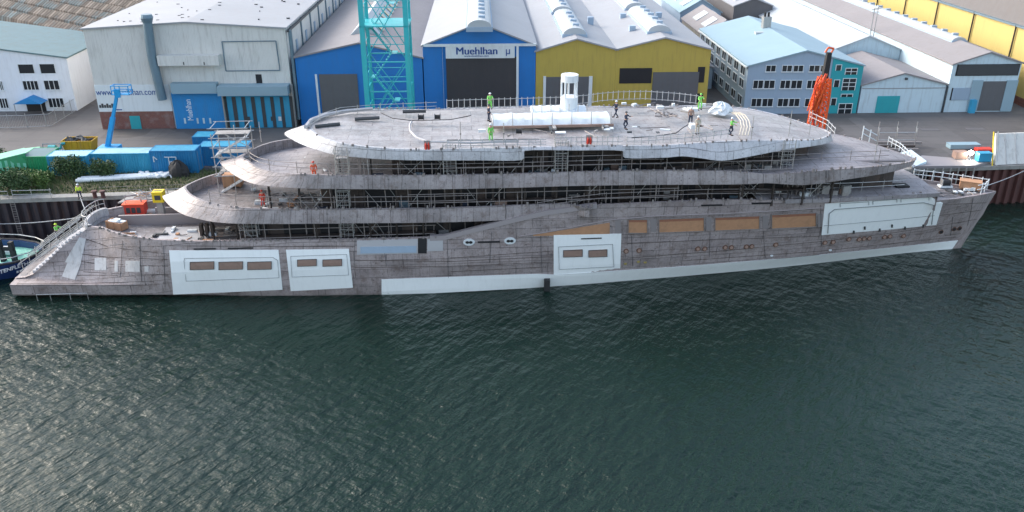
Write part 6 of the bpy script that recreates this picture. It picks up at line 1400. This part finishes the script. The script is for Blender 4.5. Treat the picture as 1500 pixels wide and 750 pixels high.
# ------------------------------------------------------------------ clutter lying on the decks
def clutter(box, zz, label, nn=18, mats=('rustytube', 'board', 'ply', 'white2', 'line')):
    s0, s1, n0, n1 = box; t = T('material_heap', label, 'building material', SW((s0 + s1) / 2, (n0 + n1) / 2, zz))
    for mname in mats:
        for _ in range(nn // len(mats) + 1):
            a, b = random.uniform(s0, s1), random.uniform(n0, n1); l = random.uniform(.3, 1.6); w_ = random.uniform(.06, .35); ang = random.choice([0, 0, 1.57, random.uniform(0, 3)]); h = random.uniform(.05, .4)
            ca, sa = math.cos(ang), math.sin(ang); m = MB(); fr = lambda x, y, q: SW(a + x * ca - y * sa, b + x * sa + y * ca, zz + q)
            if mname == 'rustytube': m.tube(fr(-l, 0, .06), fr(l, 0, .06 + h * .3), .05, 6)
            elif mname == 'white2': m.box(-l / 3, l / 3, -w_, w_, 0, h, fr)
            else: m.box(-l / 2, l / 2, -w_ / 2, w_ / 2, 0, h * .5, fr)
            mk({'rustytube': 'tube', 'board': 'board', 'ply': 'plywood_sheet', 'white2': 'carton', 'line': 'offcut'}[mname], m, M[mname], t)
clutter((-27, -17, -6.3, 1), 8.55, 'scattered boards and tubes on the aft part of the second deck', 60)
clutter((-22, -12, -6, 4), 11.95, 'scattered boards and tubes on the aft part of the third deck', 30)
clutter((-40, -28, -5, -1), 5.32, 'scattered boards and tubes on the aft deck floor', 40)
clutter((-41, -33, 3, 5.5), 5.32, 'scattered material along the far side of the aft deck', 40)
clutter((-4, 20, -5.5, -3), ZD + .1, 'small material lying between tent and near rail on the top deck', 26, ('rustytube', 'board', 'white2', 'line'))
clutter((12, 22, 2, 6), ZD + .05, 'small material on the far right of the top deck', 22, ('rustytube', 'board', 'white2'))
clutter((46, 51, -1.5, 1), 6.85, 'small dark gear on the foredeck', 16, ('rustytube', 'white2', 'line'))
# tall thin scaffold standards standing on edges
for k, (u, v, nn, h) in enumerate(((612, 305, -7, 1.4), (1280, 238, -5, 2.2), (1100, 205, -6, 2.4), (1155, 200, -5, 2.6), (1185, 199, -4, 2.6), (675, 215, -7, 2.4), (738, 213, -7, 2.2), (383, 208, 5, 2.2), (540, 256, -7, 1.5))):
    p = SW(*sn(u, v, nn)); t = T('scaffold_pole', ['short pole on the second band', 'pole on the sloping foredeck tier', 'pole on the right near edge of the top tier beside the hoses', 'middle pole of three at the right end of the top tier', 'rightmost pole at the right end of the top tier', 'pole on the near rail left of the green suited worker', 'pole on the near rail right of the green suited worker', 'pole at the far edge of the third deck near the blue container', 'pole on the third band near the ladder tower'][k], 'pole', p)
    mk('tube', MB().tube((0, 0, 0), (0, 0, h), .04), M['galv'], t, local=True); mk('clamp', MB().box(-.08, .08, -.08, .08, h * .5, h * .5 + .12), M['rustytube'], t, local=True)
# pool recess on third deck
mb = MB(); A = [(-19.5 + 3.2 * math.cos(R(a)), 1 + 2.4 * math.sin(R(a))) for a in range(0, 360, 20)]; mb.prism(A, lambda s, nn: SW(s, nn, 11.7), lambda s, nn: SW(s, nn, 12.05)); mk('pool_rim', mb, M['skin_top'], ship)
mb = MB(); A = [(-19.5 + 2.7 * math.cos(R(a)), 1 + 1.9 * math.sin(R(a))) for a in range(0, 360, 20)]; mb.prism(A, lambda s, nn: SW(s, nn, 11.8), lambda s, nn: SW(s, nn, 12.06)); mk('pool_floor', mb, M['line'], ship)
# ------------------------------------------------------------------ tug at left
tz = 1.9
tg = T('tugboat', 'navy blue tug boat with sea green deck moored at the left edge', 'boat', (-55, 82, 0))
sh_ = [gz(u, v, tz) for u, v in ((-60, 352), (0, 350), (30, 351), (54, 355), (66, 360), (62, 367), (45, 377), (20, 385), (-60, 397))]
P = [Vector((q.x, q.y, tz)) for q in sh_]; cc = sum(P, Vector()) / len(P); cc.z = 0
lo = [Vector((cc.x + (p.x - cc.x) * .86, cc.y + (p.y - cc.y) * .8, -.4)) for p in P]
m = MB(); m.grid([lo + [lo[0]], P + [P[0]]]); mk('hull', m, M['navy'], tg, smooth=True)
inn_ = [Vector((cc.x + (p.x - cc.x) * .93, cc.y + (p.y - cc.y) * .88, 0)) for p in P]
mk('deck', MB().prism([(p.x, p.y) for p in inn_], lambda x, y: Vector((x, y, .8)), lambda x, y: Vector((x, y, tz - .75))), M['tugdeck'], tg)
m = MB(); m.grid([P + [P[0]], [p * 1 for p in [Vector((q.x, q.y, tz)) for q in inn_]] + [Vector((inn_[0].x, inn_[0].y, tz))], [Vector((q.x, q.y, tz - .9)) for q in inn_] + [Vector((inn_[0].x, inn_[0].y, tz - .9))]]); mk('bulwark', m, M['navy'], tg)
m = MB().path([p + Vector((0, 0, .6)) for p in P], .06); mk('rail', m, M['galv'], tg)
m = MB().path([p + Vector((0, -.03, .02)) for p in P], .13, 6); mk('fender', m, M['black'], tg)
p = gz(15, 382, 1.2); mk('tow_post', MB().box(p.x - .9, p.x - .5, p.y - .2, p.y + .3, 1, 3.6).box(p.x + .3, p.x + .7, p.y - .2, p.y + .3, 1, 3.4).box(p.x - 1., p.x + .8, p.y - .1, p.y + .1, 2.4, 2.8), M['black'], tg)
mk('winch', MB().tube((p.x - 1.6, p.y + 1.5, 1.7), (p.x - .4, p.y + 1.5, 1.7), .5, 14), M['white2'], tg)
a, b = P[7], P[6]; dd = (b - a); dd.z = 0; dd.normalize(); a0_ = P[8] 
def tf(x, y, zz): # frame along the near bow side
    o = a + dd * x; o.z = 0; nv = Vector((dd.y, -dd.x, 0)); tt_ = (tz - zz) / (tz + .4); return o + nv * (-y + .16 - tt_ * .7) + Vector((0, 0, zz))
text('LICHTENFLETH', .62, -.75, tz - .55, 0, M['textwhite'], tg, bold=.012, frame=tf, sx=1.0); [mk('lettering_mark', MB().box(.1 + k * .3, .3 + k * .3, -.0, .05, tz - 1.3, tz - 1.05, lambda x, y, zz: tf(x, -y, zz)), M['textwhite'], tg) for k in range(6)]
bpy.context.view_layer.update()
